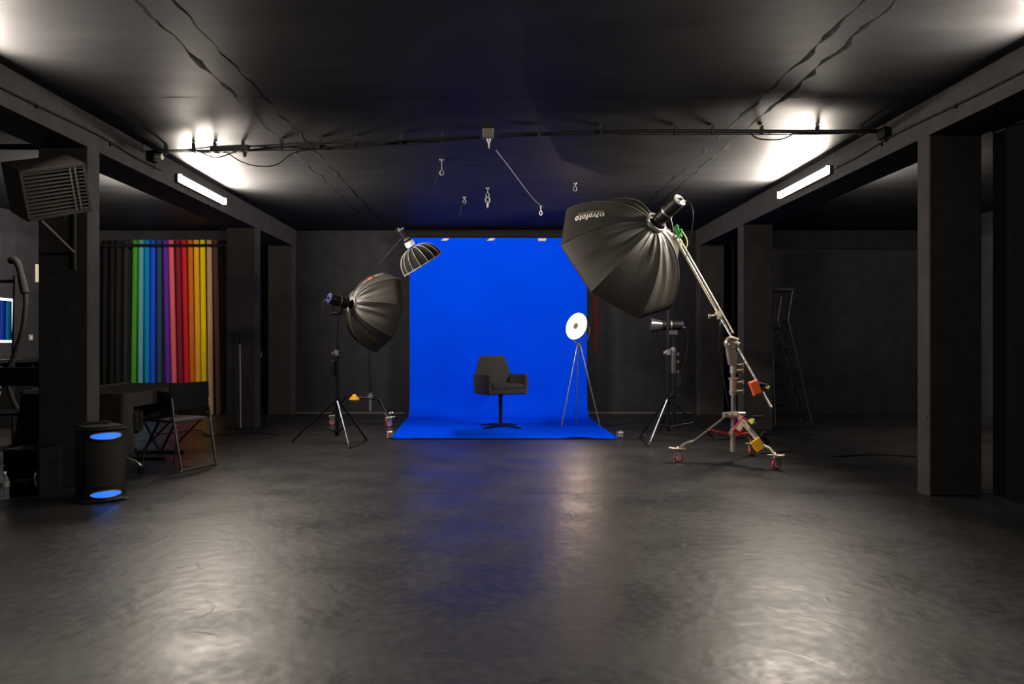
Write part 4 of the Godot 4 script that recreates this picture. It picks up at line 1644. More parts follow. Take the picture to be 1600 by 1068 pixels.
		for e in [-0.30, 0.30]:
			mm.rod(Vector3(s * 3.80 + e, 2.57, -11.5), Vector3(s * 3.80 + e, CEIL - 0.003, -11.5), 0.008)
		part(cu, "curtain_rail", mm, M.black)

	# the lit mirror on the left wall
	var mp := Vector3(-6.41, 1.4, -9.75)
	var mir := thing("lit_mirror", "wall mirror with a glowing white border, at the left edge of the picture", "mirror", mp)
	m = MB.new(mp)
	m.block(Vector3(-6.428, 1.108, -10.21), Vector3(-6.405, 1.688, -9.25), 0.003)
	part(mir, "backing", m, M.grey)
	m = MB.new(mp)
	m.block(Vector3(-6.406, 1.140, -10.155), Vector3(-6.400, 1.656, -9.305), 0.0)
	part(mir, "glass", m, M.mirror)
	var strips := [[Vector3(-6.406, 1.656, -10.21), Vector3(-6.397, 1.688, -9.25)], [Vector3(-6.406, 1.108, -10.21), Vector3(-6.397, 1.140, -9.25)], [Vector3(-6.406, 1.140, -10.21), Vector3(-6.397, 1.656, -10.155)], [Vector3(-6.406, 1.140, -9.305), Vector3(-6.397, 1.656, -9.25)]]
	for q in strips:
		m = MB.new(mp)
		m.block(q[0], q[1], 0.002)
		part(mir, "light_strip", m, M.led_white)
	area_light(mir, Vector3(0.022, 0.272, 0.02), Vector3(1, 0, 0), Vector2(0.93, 0.028), Color(1, 0.97, 0.94), 0.06)
	area_light(mir, Vector3(0.022, -0.276, 0.02), Vector3(1, 0, 0), Vector2(0.93, 0.028), Color(1, 0.97, 0.94), 0.06)

	# make-up counter below it
	var kp := Vector3(-6.2, 0, -10.0)
	var ct := thing("counter", "black make-up counter along the left wall under the lit mirror", "counter", kp)
	m = MB.new(kp)
	m.block(Vector3(-6.425, 0.86, -11.2), Vector3(-5.95, 0.90, -8.7), 0.006)
	part(ct, "worktop", m, M.black)
	for z in [-11.15, -9.95, -8.75]:
		m = MB.new(kp)
		m.block(Vector3(-6.42, 0.0, z - 0.015), Vector3(-6.0, 0.86, z + 0.015), 0.003)
		part(ct, "side_panel", m, M.black)

	# switch and cream notice on the wall
	var wp := Vector3(-6.43, 1.18, -10.6)
	m = MB.new(wp)
	m.block(Vector3(-6.428, 1.14, -10.645), Vector3(-6.415, 1.22, -10.56), 0.004)
	var sw := solid("light_switch", "small grey switch plate on the left wall, right of the lit mirror", "switch", wp, m, M.grey)
	m = MB.new(wp)
	m.block(Vector3(-6.416, 1.16, -10.62), Vector3(-6.409, 1.20, -10.585), 0.002)
	part(sw, "rocker", m, M.pale)
	var np := Vector3(-6.43, 2.08, -10.75)
	m = MB.new(np)
	m.slab(Transform3D(Basis(Vector3.UP, PI / 2), Vector3(-6.419, 2.08, -10.77)), [Vector2(-0.06, -0.125), Vector2(0.02, -0.125), Vector2(0.09, 0.125), Vector2(-0.06, 0.125)], 0.016, 0.002)
	solid("wall_notice", "cream slanted board high on the left wall, beside the near left column", "notice", np, m, M.cream)

	# garment steamer hung on a clothes rail
	var gp := Vector3(-5.0, 0, -8.0)
	var rail := thing("clothes_rail", "black clothes rail before the lit mirror, cut by the left edge of the picture", "clothes rail", gp)
	m = MB.new(gp)
	m.tube([Vector3(-5.03, 0.05, -8.0), Vector3(-5.03, 1.0, -8.0), Vector3(-5.01, 1.80, -8.0)], 0.016, 10)
	part(rail, "post", m, M.black)
	m = MB.new(gp)
	m.rod(Vector3(-6.1, 0.05, -8.0), Vector3(-6.1, 1.75, -8.0), 0.016)
	part(rail, "post", m, M.black)
	m = MB.new(gp)
	m.rod(Vector3(-6.12, 1.745, -8.0), Vector3(-5.0, 1.745, -8.0), 0.018)
	part(rail, "hanging_bar", m, M.black)
	for x in [-5.03, -6.1]:
		m = MB.new(gp)
		m.block(Vector3(x - 0.02, 0.0, -8.3), Vector3(x + 0.02, 0.05, -7.7), 0.004)
		part(rail, "foot", m, M.black)
	var sv := Vector3(-4.82, 0, -7.98)
	var g2 := thing("garment_steamer", "black garment steamer with a curved head and long hose, on the clothes rail", "steamer", sv)
	m = MB.new(sv)
	m.tube(curve([Vector3(-5.04, 1.94, -7.95), Vector3(-4.99, 1.965, -7.95), Vector3(-4.945, 1.91, -7.95), Vector3(-4.915, 1.80, -7.95)], 5), [0.024, 0.03, 0.034, 0.036, 0.036, 0.036, 0.036, 0.036, 0.036, 0.036, 0.034, 0.034, 0.032, 0.03, 0.03, 0.028], 12)
	part(g2, "steam_head", m, M.matte)
	m = MB.new(sv)
	m.rod(Vector3(-4.917, 1.81, -7.95), Vector3(-4.875, 1.62, -7.95), 0.036, 0.042, 14)
	part(g2, "handle", m, M.matte)
	m = MB.new(sv)
	m.tube(curve([Vector3(-4.875, 1.63, -7.95), Vector3(-4.87, 1.50, -7.95), Vector3(-4.90, 1.25, -7.95), Vector3(-4.98, 1.0, -7.95), Vector3(-5.06, 0.75, -7.95), Vector3(-4.96, 0.45, -7.93), Vector3(-4.82, 0.28, -7.95)], 6), 0.024, 10)
	part(g2, "hose", m, M.matte)
	m = MB.new(sv)
	m.lathe(Transform3D(Basis(), sv), [Vector2(0, 0), Vector2(0.13, 0.0), Vector2(0.14, 0.05), Vector2(0.10, 0.24), Vector2(0.03, 0.27), Vector2(0, 0.27)], 24)
	part(g2, "water_tank", m, M.black)

	# director's chair in the dark behind the near column
	var dp := Vector3(-4.55, 0, -7.2)
	var dc := thing("director_chair", "dark canvas director's chair with thin silver frame, left of the near column", "chair", dp)
	m = MB.new(dp)
	m.box(Transform3D(Basis(), dp + Vector3(0, 0.45, 0)), Vector3(0.46, 0.02, 0.40), 0.004)
	part(dc, "seat", m, M.curtain)
	m = MB.new(dp)
	m.box(Transform3D(Basis(Vector3.RIGHT, -0.1), dp + Vector3(0, 0.78, -0.20)), Vector3(0.48, 0.18, 0.012), 0.004)
	part(dc, "backrest", m, M.curtain)
	for s in [-1.0, 1.0]:
		m = MB.new(dp)
		m.rod(dp + Vector3(0.23 * s, 0.01, 0.18), dp + Vector3(0.23 * s, 0.65, -0.02), 0.010)
		m.rod(dp + Vector3(0.23 * s, 0.01, -0.20), dp + Vector3(0.23 * s, 0.62, 0.16), 0.010)
		m.rod(dp + Vector3(0.23 * s, 0.60, -0.20), dp + Vector3(0.23 * s, 0.88, -0.215), 0.010)
		part(dc, "side_frame", m, M.dull)
		m = MB.new(dp)
		m.box(Transform3D(Basis(), dp + Vector3(0.23 * s, 0.655, 0)), Vector3(0.05, 0.02, 0.42), 0.006)
		part(dc, "armrest", m, M.black)

	# flight case and bottle beside the near left column
	var fp := Vector3(-3.42, 0, -5.68)
	var fc := thing("flight_case", "black equipment case with steel latch, on the floor left of the near column", "case", fp)
	m = MB.new(fp)
	m.block(Vector3(-3.55, 0.0, -5.84), Vector3(-3.285, 0.22, -5.52), 0.012)
	part(fc, "body", m, M.black)
	m = MB.new(fp)
	m.block(Vector3(-3.55, 0.225, -5.84), Vector3(-3.285, 0.335, -5.52), 0.012)
	part(fc, "lid", m, M.black)
	m = MB.new(fp)
	m.block(Vector3(-3.43, 0.10, -5.522), Vector3(-3.36, 0.13, -5.508), 0.003)
	m.rod(Vector3(-3.45, 0.115, -5.506), Vector3(-3.34, 0.125, -5.506), 0.006)
	part(fc, "latch", m, M.dull)
	m = MB.new(fp)
	m.tube(curve([Vector3(-3.305, 0.08, -5.52), Vector3(-3.30, 0.10, -5.495), Vector3(-3.305, 0.15, -5.495), Vector3(-3.31, 0.17, -5.52)], 4), 0.007)
	part(fc, "handle", m, M.dull)
	var bp := Vector3(-3.482, 0, -5.44)
	var bt := thing("water_bottle", "small clear plastic water bottle on the floor before the black case", "bottle", bp)
	m = MB.new(bp)
	m.lathe(Transform3D(Basis(), bp), [Vector2(0, 0.004), Vector2(0.028, 0.0), Vector2(0.031, 0.008), Vector2(0.031, 0.05), Vector2(0.029, 0.06), Vector2(0.031, 0.07), Vector2(0.031, 0.125), Vector2(0.022, 0.15), Vector2(0.012, 0.168), Vector2(0.012, 0.178)], 24)
	part(bt, "bottle_body", m, M.plastic)
	m = MB.new(bp)
	m.lathe(Transform3D(Basis(), bp), [Vector2(0.0315, 0.085), Vector2(0.032, 0.086), Vector2(0.032, 0.119), Vector2(0.0315, 0.12)], 24)
	part(bt, "paper_label", m, M.grey)
	m = MB.new(bp)
	m.lathe(Transform3D(Basis(), bp), [Vector2(0.0, 0.176), Vector2(0.014, 0.176), Vector2(0.014, 0.19), Vector2(0.0, 0.19)], 16)
	part(bt, "cap", m, M.white)


func shell_seat_small(r: Node3D, at: Vector3) -> void:
	var q := Transform3D(Basis(Vector3.UP, PI + 0.5), at)
	var m := MB.new(at)
	m.slab(q * Transform3D(Basis(Vector3.RIGHT, -PI / 2), Vector3(0, 0.395, 0.0)), [Vector2(-0.25, -0.24), Vector2(0.25, -0.24), Vector2(0.24, 0.22), Vector2(-0.24, 0.22)], 0.09, 0.025, 3)
	part(r, "seat", m, M.dark_seat)
	for s in [-1.0, 1.0]:
		m = MB.new(at)
		var side := Transform3D(Basis(Vector3(0, 0, -1), Vector3.UP, Vector3.RIGHT), Vector3(0.245 * s, 0.37, 0))
		m.slab(q * side, [Vector2(-0.20, 0.0), Vector2(0.21, 0.0), Vector2(0.21, 0.17), Vector2(-0.05, 0.17), Vector2(-0.20, 0.08)], 0.05, 0.018, 3)
		part(r, "armrest", m, M.dark_seat)
	m = MB.new(at)
	m.slab(q * Transform3D(Basis(), Vector3(0, 0.37, -0.215)), [Vector2(-0.24, 0.0), Vector2(0.24, 0.0), Vector2(0.23, 0.18), Vector2(-0.23, 0.18)], 0.05, 0.02, 3)
	part(r, "backrest", m, M.dark_seat)


func folding_chair() -> void:
	var at := Vector3(-2.79, 0, -6.84)
	var r := thing("folding_chair", "black folding chair with a tubular frame at the corner of the clothed table", "chair", at)
	# w runs across the chair, f is where it faces
	var w := Vector3(0.40, 0, -0.917).normalized()
	var f := Vector3(-0.917, 0, -0.40).normalized()
	var P := func(a: float, y: float, b: float) -> Vector3: return at + w * a + Vector3(0, y, 0) + f * b
	var m := MB.new(at)
	# back frame: uprights that run down to the floor bar behind
	m.tube(curve([P.call(-0.21, 0.75, -0.06), P.call(-0.21, 0.55, -0.10), P.call(-0.21, 0.40, -0.12), P.call(-0.20, 0.03, -0.19), P.call(-0.18, 0.014, -0.195), P.call(0.18, 0.014, -0.195), P.call(0.20, 0.03, -0.19), P.call(0.21, 0.40, -0.12), P.call(0.21, 0.55, -0.10), P.call(0.21, 0.75, -0.06)], 5), 0.0105, 8)
	part(r, "rear_frame", m, M.frame)
	for s in [-1.0, 1.0]:
		m = MB.new(at)
		m.tube([P.call(0.185 * s, 0.48, -0.10), P.call(0.185 * s, 0.40, -0.02), P.call(0.185 * s, 0.16, 0.27), P.call(0.185 * s, 0.012, 0.29)], 0.0105, 8)
		part(r, "front_leg", m, M.frame)
		m = MB.new(at)
		m.rod(P.call(0.2 * s, 0.014, -0.195), P.call(0.2 * s, 0.0, -0.195), 0.014)
		m.rod(P.call(0.185 * s, 0.02, 0.29), P.call(0.185 * s, 0.0, 0.29), 0.014)
		part(r, "rubber_foot", m, M.rubber)
	m = MB.new(at)
	var g := []
	for i in 7:
		var y := lerpf(0.525, 0.755, i / 6.0)
		var row := PackedVector3Array()
		for j in 9:
			var u := j / 8.0
			row.append(P.call(lerpf(-0.215, 0.215, u), y, -0.085 + 0.05 * (y - 0.44) - 0.03 * (1 - pow(2 * u - 1, 2))))
		g.append(row)
	g.reverse()
	m.sheet(g, 0.018)
	var back := part(r, "backrest", m, M.dark_plastic)
	m = MB.new(at)
	m.tube(curve([P.call(-0.14, 0.685, -0.102), P.call(0, 0.688, -0.112), P.call(0.14, 0.685, -0.102)], 4), 0.0035, 6)
	part(back, "groove", m, M.dull)
	m = MB.new(at)
	var sb := Basis(w, f, w.cross(f))
	m.slab(Transform3D(sb, P.call(0, 0.425, 0.10)), [Vector2(-0.20, -0.19), Vector2(0.20, -0.19), Vector2(0.205, 0.18), Vector2(0.16, 0.21), Vector2(-0.16, 0.21), Vector2(-0.205, 0.18)], 0.026, 0.008, 2)
	part(r, "seat", m, M.seat_plastic)


func black_shiny() -> StandardMaterial3D:
	M.black_shiny = paint(0.018, 0.018, 0.018, 0.4, 0.0, 0.3)
	return M.black_shiny


func heater() -> void:
	var at := Vector3(-3.035, 2.156, -5.202)
	var r := thing("unit_heater", "beige warm-air heater with a wide louvred grille, hung tilted from the near left column", "heater", at)
	r.rotation = Vector3(0.346, 0.937, 0.317)
	var w := 0.209
	var h := 0.1685
	var d := 0.1415
	# casing: a hollow sheet-metal box, open at the front, with the heating coils inside
	var m := MB.new()
	m.block(Vector3(-w, h - 0.006, -d), Vector3(w, h, d - 0.03), 0.002)
	m.block(Vector3(-w, -h, -d), Vector3(w, -h + 0.006, d - 0.03), 0.002)
	m.block(Vector3(-w, -h, -d), Vector3(-w + 0.006, h, d - 0.03), 0.002)
	m.block(Vector3(w - 0.006, -h, -d), Vector3(w, h, d - 0.03), 0.002)
	m.block(Vector3(-w, -h, -d), Vector3(w, h, -d + 0.006), 0.002)
	part(r, "casing", m, M.heater)
	m = MB.new()
	for e in [[Vector3(-w, h - 0.022, 0), Vector3(w, h, 0)], [Vector3(-w, -h, 0), Vector3(w, -h + 0.022, 0)], [Vector3(-w, -h, 0), Vector3(-w + 0.020, h, 0)], [Vector3(w - 0.020, -h, 0), Vector3(w, h, 0)]]:
		m.block(e[0] + Vector3(0, 0, d - 0.045), e[1] + Vector3(0, 0, d), 0.004)
	part(r, "front_frame", m, M.heater)
	for k in 6:
		m = MB.new()
		var y := lerpf(-h + 0.05, h - 0.05, k / 5.0)
		m.rod(Vector3(-w + 0.006, y, 0.0), Vector3(w - 0.006, y, 0.0), 0.008)
		part(r, "heating_coil", m, M.heater)
	for k in 12:
		m = MB.new()
		var y := lerpf(-h + 0.032, h - 0.032, k / 11.0)
		m.box(Transform3D(Basis(Vector3.RIGHT, 0.30), Vector3(0, y, d - 0.014)), Vector3(2 * w - 0.04, 0.0028, 0.020), 0.0)
		part(r, "louvre_slat", m, M.heater_bar if M.has("heater_bar") else heater_bar())
	for x in [0.105, 0.137]:
		m = MB.new()
		m.block(Vector3(x - 0.0035, -h + 0.02, d - 0.010), Vector3(x + 0.0035, h - 0.02, d + 0.003), 0.001)
		part(r, "grille_bar", m, M.heater_bar if M.has("heater_bar") else heater_bar())
	for k in 20:
		m = MB.new()
		var x := lerpf(-w + 0.035, w - 0.035, k / 19.0)
		m.block(Vector3(x - 0.001, -h + 0.02, d - 0.032), Vector3(x + 0.001, h - 0.02, d - 0.028))
		part(r, "grille_wire", m, M.heater)
	m = MB.new()
	m.rod(Vector3(0.02, -h, d - 0.03), Vector3(0.02, -h - 0.018, d - 0.03), 0.012)
	part(r, "thermostat_knob", m, M.black)
	# steel bracket back to the column (built in world metres)
	var p := Vector3(-3.20, 1.80, -5.87)
	var b := thing("heater_bracket", "triangular steel bracket on the near left column under the heater", "bracket", p)
	m = MB.new(p)
	m.block(Vector3(-3.225, 1.66, -5.87), Vector3(-3.205, 2.15, -5.855), 0.002)
	part(b, "upright", m, M.heater_bar)
	m = MB.new(p)
	m.rod(Vector3(-3.215, 1.79, -5.855), Vector3(-3.20, 1.965, -5.40), 0.010)
	part(b, "strut", m, M.heater_bar)
	m = MB.new(p)
	m.rod(Vector3(-3.215, 2.14, -5.86), Vector3(-3.19, 2.13, -5.45), 0.010)
	part(b, "top_arm", m, M.heater_bar)


func heater_bar() -> StandardMaterial3D:
	M.heater_bar = paint(0.085, 0.075, 0.068, 0.5, 0.0, 0.3)
	return M.heater_bar


func loudspeaker() -> void:
	var at := Vector3(-2.80, 0, -5.43)
	var r := thing("loudspeaker", "black upright loudspeaker with two glowing blue lights, before the near left column", "loudspeaker", at)
	r.rotation.y = 0.72
	r.scale = Vector3(1, 0.955, 1)
	# a tall tower with a rounded front; local +z is its front
	var plan := []
	for i in 13:
		var a := lerpf(-0.95, 0.95, i / 12.0)
		plan.append(Vector2(0.172 * sin(a), 0.04 + 0.125 * cos(a)))
	plan.append(Vector2(0.13, -0.13))
	plan.append(Vector2(-0.13, -0.13))
	plan.reverse()
	var flat := Basis(Vector3.RIGHT, -PI / 2)
	var poly := []
	for p in plan: poly.append(Vector2(p.x, -p.y))
	var m := MB.new()
	m.slab(Transform3D(flat, Vector3(0, 0.27, 0)), poly, 0.52, 0.02, 2)
	part(r, "cabinet", m, M.black)
	m = MB.new()
	var small := []
	for p in poly: small.append(p * 0.9)
	m.slab(Transform3D(flat, Vector3(0, 0.535, 0)), small, 0.024, 0.006, 1)
	part(r, "top_panel", m, M.black_shiny if M.has("black_shiny") else black_shiny())
	m = MB.new()
	m.tube(curve([Vector3(-0.09, 0.53, -0.09), Vector3(-0.08, 0.556, -0.09), Vector3(0.08, 0.556, -0.09), Vector3(0.09, 0.53, -0.09)], 5), 0.010, 8)
	part(r, "carry_handle", m, M.black)
	m = MB.new()
	for p in [Vector3(-0.1, 0, -0.09), Vector3(0.1, 0, -0.09), Vector3(0.1, 0, 0.08), Vector3(-0.1, 0, 0.08)]:
		m.rod(p, p + Vector3(0, 0.015, 0), 0.015)
	part(r, "rubber_foot", m, M.rubber)
	# curved front grille
	m = MB.new()
	var g := []
	for i in 2:
		var row := PackedVector3Array()
		for j in 15:
			var a := lerpf(-0.8, 0.8, j / 14.0)
			row.append(Vector3(0.174 * sin(a), lerpf(0.115, 0.435, i), 0.043 + 0.127 * cos(a)))
		g.append(row)
	m.sheet(g, 0.002)
	part(r, "grille", m, M.speaker_grille if M.has("speaker_grille") else speaker_grille())
	for y in [0.482, 0.062]:
		# the glowing oval window in its rim
		m = MB.new()
		var ring := []
		var oval := PackedVector3Array()
		for i in 25:
			var a := TAU * i / 24
			var b := 0.62 * cos(a)
			var q := Vector3(0.175 * sin(b), y + 0.026 * sin(a), 0.043 + 0.127 * cos(b))
			ring.append(q + Vector3(0, 0, 0.002))
			if i < 24: oval.append(q * Vector3(1, 1, 1) + Vector3(0, 0, 0.0005))
		m.tube(ring, 0.0035, 6)
		var rim := part(r, "light_rim", m, M.dull)
		m = MB.new()
		var rows_ := []
		for i in 2:
			pass
		var top_row := PackedVector3Array()
		var mid_row := PackedVector3Array()
		var low_row := PackedVector3Array()
		for i in 13:
			var b := lerpf(-0.60, 0.60, i / 12.0)
			var hgt := 0.024 * sqrt(maxf(0.0, 1 - pow(b / 0.62, 2)))
			var z := 0.044 + 0.127 * cos(b)
			top_row.append(Vector3(0.174 * sin(b), y + hgt, z))
			mid_row.append(Vector3(0.174 * sin(b), y, z))
			low_row.append(Vector3(0.174 * sin(b), y - hgt, z))
		m.rows([low_row, mid_row, top_row])
		part(rim, "blue_light", m, M.led_blue)
	for y in [0.482, 0.062]:
		area_light(r, Vector3(0, y, 0.182), Vector3(0, 0, 1), Vector2(0.13, 0.03), Color(0.05, 0.42, 1.0), 0.0012)


func speaker_grille() -> StandardMaterial3D:
	M.speaker_grille = paint(0.012, 0.011, 0.010, 0.6, 0.0, 0.25)
	return M.speaker_grille


# ---------------------------------------------------------------- right bay

func right_bay() -> void:
	# long black curtain along the near right column towards the camera
	var cp := Vector3(3.56, 0.02, -2.6)
	var g := []
	for i in 2:
		var row := PackedVector3Array()
		for j in 181:
			var u := j / 180.0
			row.append(Vector3(3.56 + 0.022 * sin(u * 150.0) + 0.012 * sin(u * 47.0), lerpf(0.015, 2.60, i), lerpf(-5.50, 0.6, u)))
		row.reverse()
		g.append(row)
	var m := MB.new(cp)
	m.sheet(g, 0.004)
	var c := thing("black_curtain", "long black curtain running from the near right column towards the camera", "curtain", cp, "black curtains in the bays")
	part(c, "cloth", m, M.curtain)
	m = MB.new(cp)
	m.rod(Vector3(3.56, 2.62, -5.5), Vector3(3.56, 2.62, 0.6), 0.014)
	for z in [-5.45, -3.4, -1.4, 0.5]:
		m.rod(Vector3(3.56, 2.62, z), Vector3(3.56, CEIL - 0.003, z), 0.008)
	part(c, "curtain_rail", m, M.black)

	# folding stepladder
	var at := Vector3(3.95, 0, -10.4)
	var l := thing("stepladder", "black folding stepladder with a top tray, in the dark right bay beside the column", "ladder", at)
	var near := -10.25
	var far := -10.62
	for z in [near, far]:
		m = MB.new(at)
		m.rod(Vector3(4.225, 0.012, z), Vector3(3.90, 1.44, z), 0.013)
		part(l, "rear_leg", m, M.ladder if M.has("ladder") else ladder())
		m = MB.new(at)
		m.tube([Vector3(3.735, 0.012, z), Vector3(3.70, 1.0, z), Vector3(3.69, 1.80, z)], 0.013)
		part(l, "front_stile", m, M.ladder)
		m = MB.new(at)
		m.tube([Vector3(3.90, 1.40, z), Vector3(3.93, 1.60, z), Vector3(3.965, 1.81, z)], 0.010)
		part(l, "hand_rail", m, M.ladder)
	for y in [0.27, 0.54, 0.80, 1.05, 1.30]:
		m = MB.new(at)
		m.block(Vector3(3.69, y - 0.015, far), Vector3(3.83, y + 0.015, near), 0.004)
		part(l, "step", m, M.black)
	m = MB.new(at)
	m.block(Vector3(3.66, 1.80, far - 0.02), Vector3(3.98, 1.84, near + 0.02), 0.008)
	part(l, "top_tray", m, M.ladder)
	m = MB.new(at)
	m.rod(Vector3(3.73, 0.5, (near + far) / 2 - 0.1), Vector3(4.11, 0.5, (near + far) / 2 - 0.1), 0.006)
	m.rod(Vector3(3.70, 1.05, near), Vector3(3.99, 1.05, near), 0.006)
	part(l, "spreader", m, M.ladder)


func ladder() -> StandardMaterial3D:
	M.ladder = paint(0.035, 0.035, 0.035, 0.35)
	return M.ladder


# ---------------------------------------------------------------- on the ceiling

func ceiling_things() -> void:
	# black pipe with clips, right half
	var at := Vector3(1.5, 2.80, -6.25)
	var r := thing("conduit_pipe", "black pipe clipped under the ceiling, from the middle box to the right beam", "pipe", at)
	var m := MB.new(at)
	var path := curve([Vector3(0.02, 2.80, -6.30), Vector3(0.5, 2.81, -6.27), Vector3(1.2, 2.815, -6.22), Vector3(2.4, 2.805, -6.19), Vector3(3.115, 2.80, -6.17)], 8)
	m.tube(path, 0.016, 10)
	part(r, "tube", m, M.black)
	for x in [0.35, 0.85, 1.45, 1.75, 2.15, 2.6, 2.95]:
		m = MB.new(at)
		m.block(Vector3(x - 0.007, 2.785, -6.245), Vector3(x + 0.007, CEIL - 0.003, -6.185), 0.002)
		part(r, "clip", m, M.black)
	m = MB.new(at)
	m.tube(curve([Vector3(2.05, 2.80, -6.2), Vector3(2.12, 2.75, -6.2), Vector3(2.3, 2.745, -6.2), Vector3(2.42, 2.80, -6.2)], 5), 0.006, 6)
	m.tube(curve([Vector3(1.0, 2.79, -6.23), Vector3(1.8, 2.785, -6.2), Vector3(2.6, 2.785, -6.19), Vector3(3.1, 2.80, -6.18)], 6), 0.006, 6)
	part(r, "loose_wire", m, M.cable)

	# the middle box
	var b := Vector3(-0.065, 2.81, -6.32)
	var jb := thing("junction_box", "grey junction box in the middle of the ceiling where the cables meet", "junction box", b)
	m = MB.new(b)
	m.block(b + Vector3(-0.045, -0.03, -0.04), b + Vector3(0.045, 0.05, 0.04), 0.006)
	part(jb, "body", m, M.box_grey if M.has("box_grey") else box_grey())
	m = MB.new(b)
	m.rod(b + Vector3(0.005, -0.03, 0), b + Vector3(0.005, -0.055, 0), 0.018, 0.014, 12)
	m.rod(b + Vector3(0.005, -0.055, 0), b + Vector3(0.008, -0.11, 0.0), 0.010, 0.003, 10)
	part(jb, "plug", m, M.grey)

	# cable bundle, left half
	var c := Vector3(-1.6, 2.79, -6.6)
	var cb := thing("cable_bundle", "sagging bundle of black cables under the ceiling, from the left beam to the middle box", "cables", c)
	var rng := RandomNumberGenerator.new()
	rng.seed = 12
	for k in 5:
		m = MB.new(c)
		var pts := []
		for i in 11:
			var t := i / 10.0
			var sag := rng.randf_range(-0.035, 0.015) * sin(PI * t)
			pts.append(Vector3(lerpf(-3.05, -0.13, t), 2.800 + sag - 0.012 * k * sin(PI * t) * (1 if k < 3 else 0), lerpf(-6.82, -6.33, t) + 0.018 * (k - 2)))
		m.tube(curve(pts, 5), 0.009 if k < 2 else 0.006, 6)
		part(cb, "cable", m, M.cable)
	m = MB.new(c)
	m.tube(curve([Vector3(-2.38, 2.79, -6.74), Vector3(-2.25, 2.70, -6.74), Vector3(-2.10, 2.655, -6.74), Vector3(-1.93, 2.665, -6.74), Vector3(-1.78, 2.75, -6.7), Vector3(-1.6, 2.785, -6.66)], 6), 0.005, 6)
	part(cb, "cable", m, M.cable)
	m = MB.new(c)
	m.tube(curve([Vector3(-2.62, 2.79, -6.78), Vector3(-2.50, 2.74, -6.77), Vector3(-2.42, 2.745, -6.77), Vector3(-2.28, 2.785, -6.75)], 6), 0.006, 6)
	part(cb, "cable", m, M.cable)
	for x in [-2.92, -2.66, -2.46, -2.20, -1.85, -1.5, -1.2, -0.8, -0.45]:
		m = MB.new(c)
		var z := lerpf(-6.82, -6.33, (x + 3.05) / 2.95)
		m.block(Vector3(x - 0.008, 2.772, z - 0.028), Vector3(x + 0.008, CEIL - 0.003, z + 0.028), 0.003)
		part(cb, "clip", m, M.black)
	var pw := Vector3(-2.28, 2.765, -6.58)
	var ps := thing("power_strip", "black power strip tied into the cable bundle near the left batten light", "power strip", pw)
	m = MB.new(pw)
	m.box(Transform3D(Basis(Vector3.UP, -0.12), pw), Vector3(0.34, 0.05, 0.06), 0.006)
	part(ps, "body", m, M.black)
	for k in 4:
		m = MB.new(pw)
		var q := pw + Vector3(-0.12 + 0.08 * k, -0.027, 0.012 * (k - 1.5))
		m.rod(q, q + Vector3(0, -0.008, 0), 0.018, -1, 12)
		part(ps, "socket", m, M.rubber)
	m = MB.new(pw)
	m.rod(pw + Vector3(0.13, -0.03, 0), pw + Vector3(0.13, -0.07, 0.01), 0.018, 0.012, 10)
	part(ps, "plug", m, M.black)
	# socket with a pale plug at the beam
	var sk := Vector3(-3.06, 2.765, -6.9)
	var so := thing("beam_socket", "dark socket box with a pale plug on the left beam, where the cables start", "socket", sk)
	m = MB.new(sk)
	m.block(Vector3(-3.12, 2.73, -6.97), Vector3(-3.05, 2.82, -6.85), 0.005)
	part(so, "box", m, M.black)
	m = MB.new(sk)
	m.rod(Vector3(-3.06, 2.765, -6.88), Vector3(-2.985, 2.765, -6.87), 0.022, 0.026, 12)
	part(so, "plug", m, M.pale)
	# cables along the beams' inner faces
	for s in [-1.0, 1.0]:
		var bp := Vector3(s * 3.11, 2.70, -5.0)
		m = MB.new(bp)
		var pts := []
		for z in [-2.0, -3.0, -4.0, -5.0, -6.0, -6.6, -7.15]:
			pts.append(Vector3(s * 3.112, 2.705 + (0.018 if z == -6.0 else 0.0) + (0.004 * sin(z * 5.0)), z))
		m.tube(curve(pts, 4), 0.008, 6)
		var bc := thing("beam_cable", "black cable along the inner face of the %s beam" % ("left" if s < 0 else "right"), "cable", bp, "cables along the beams")
		part(bc, "cable", m, M.cable)
		m = MB.new(bp)
		for z in [-4.1, -5.2, -6.2, -7.0]:
			m.block(Vector3(s * 3.12, 2.69, z - 0.008), Vector3(s * 3.102, 2.72, z + 0.008), 0.002)
		part(bc, "clip", m, M.black)
	var wb := Vector3(3.09, 2.775, -6.12)
	m = MB.new(wb)
	m.block(Vector3(3.06, 2.73, -6.18), Vector3(3.12, 2.81, -6.06), 0.005)
	m.rod(Vector3(3.09, 2.73, -6.12), Vector3(3.10, 2.70, -6.12), 0.01)
	solid("beam_box", "small black cable box on the right beam, where the ceiling pipe ends", "junction box", wb, m, M.black)

	# hooks in the ceiling in front of the blue paper
	var hooks := [
		[Vector3(-0.52, CEIL, -7.35), 0.17, 0, "metal hook with a ring, hanging below the cable bundle left of the middle"],
		[Vector3(-0.095, CEIL, -8.7), 0.09, 1, "steel chain link hook in the middle of the ceiling, below the junction box"],
		[Vector3(-0.38, CEIL, -9.25), 0.05, 2, "small hook trailing a short dark wire, left of the chain hook"],
		[Vector3(0.575, CEIL, -9.85), 0.11, 3, "white carabiner hook hanging right of the middle, near the big softbox"],
		[Vector3(0.87, CEIL, -8.45), 0.06, 4, "tiny ceiling hook just left above the big softbox"]]
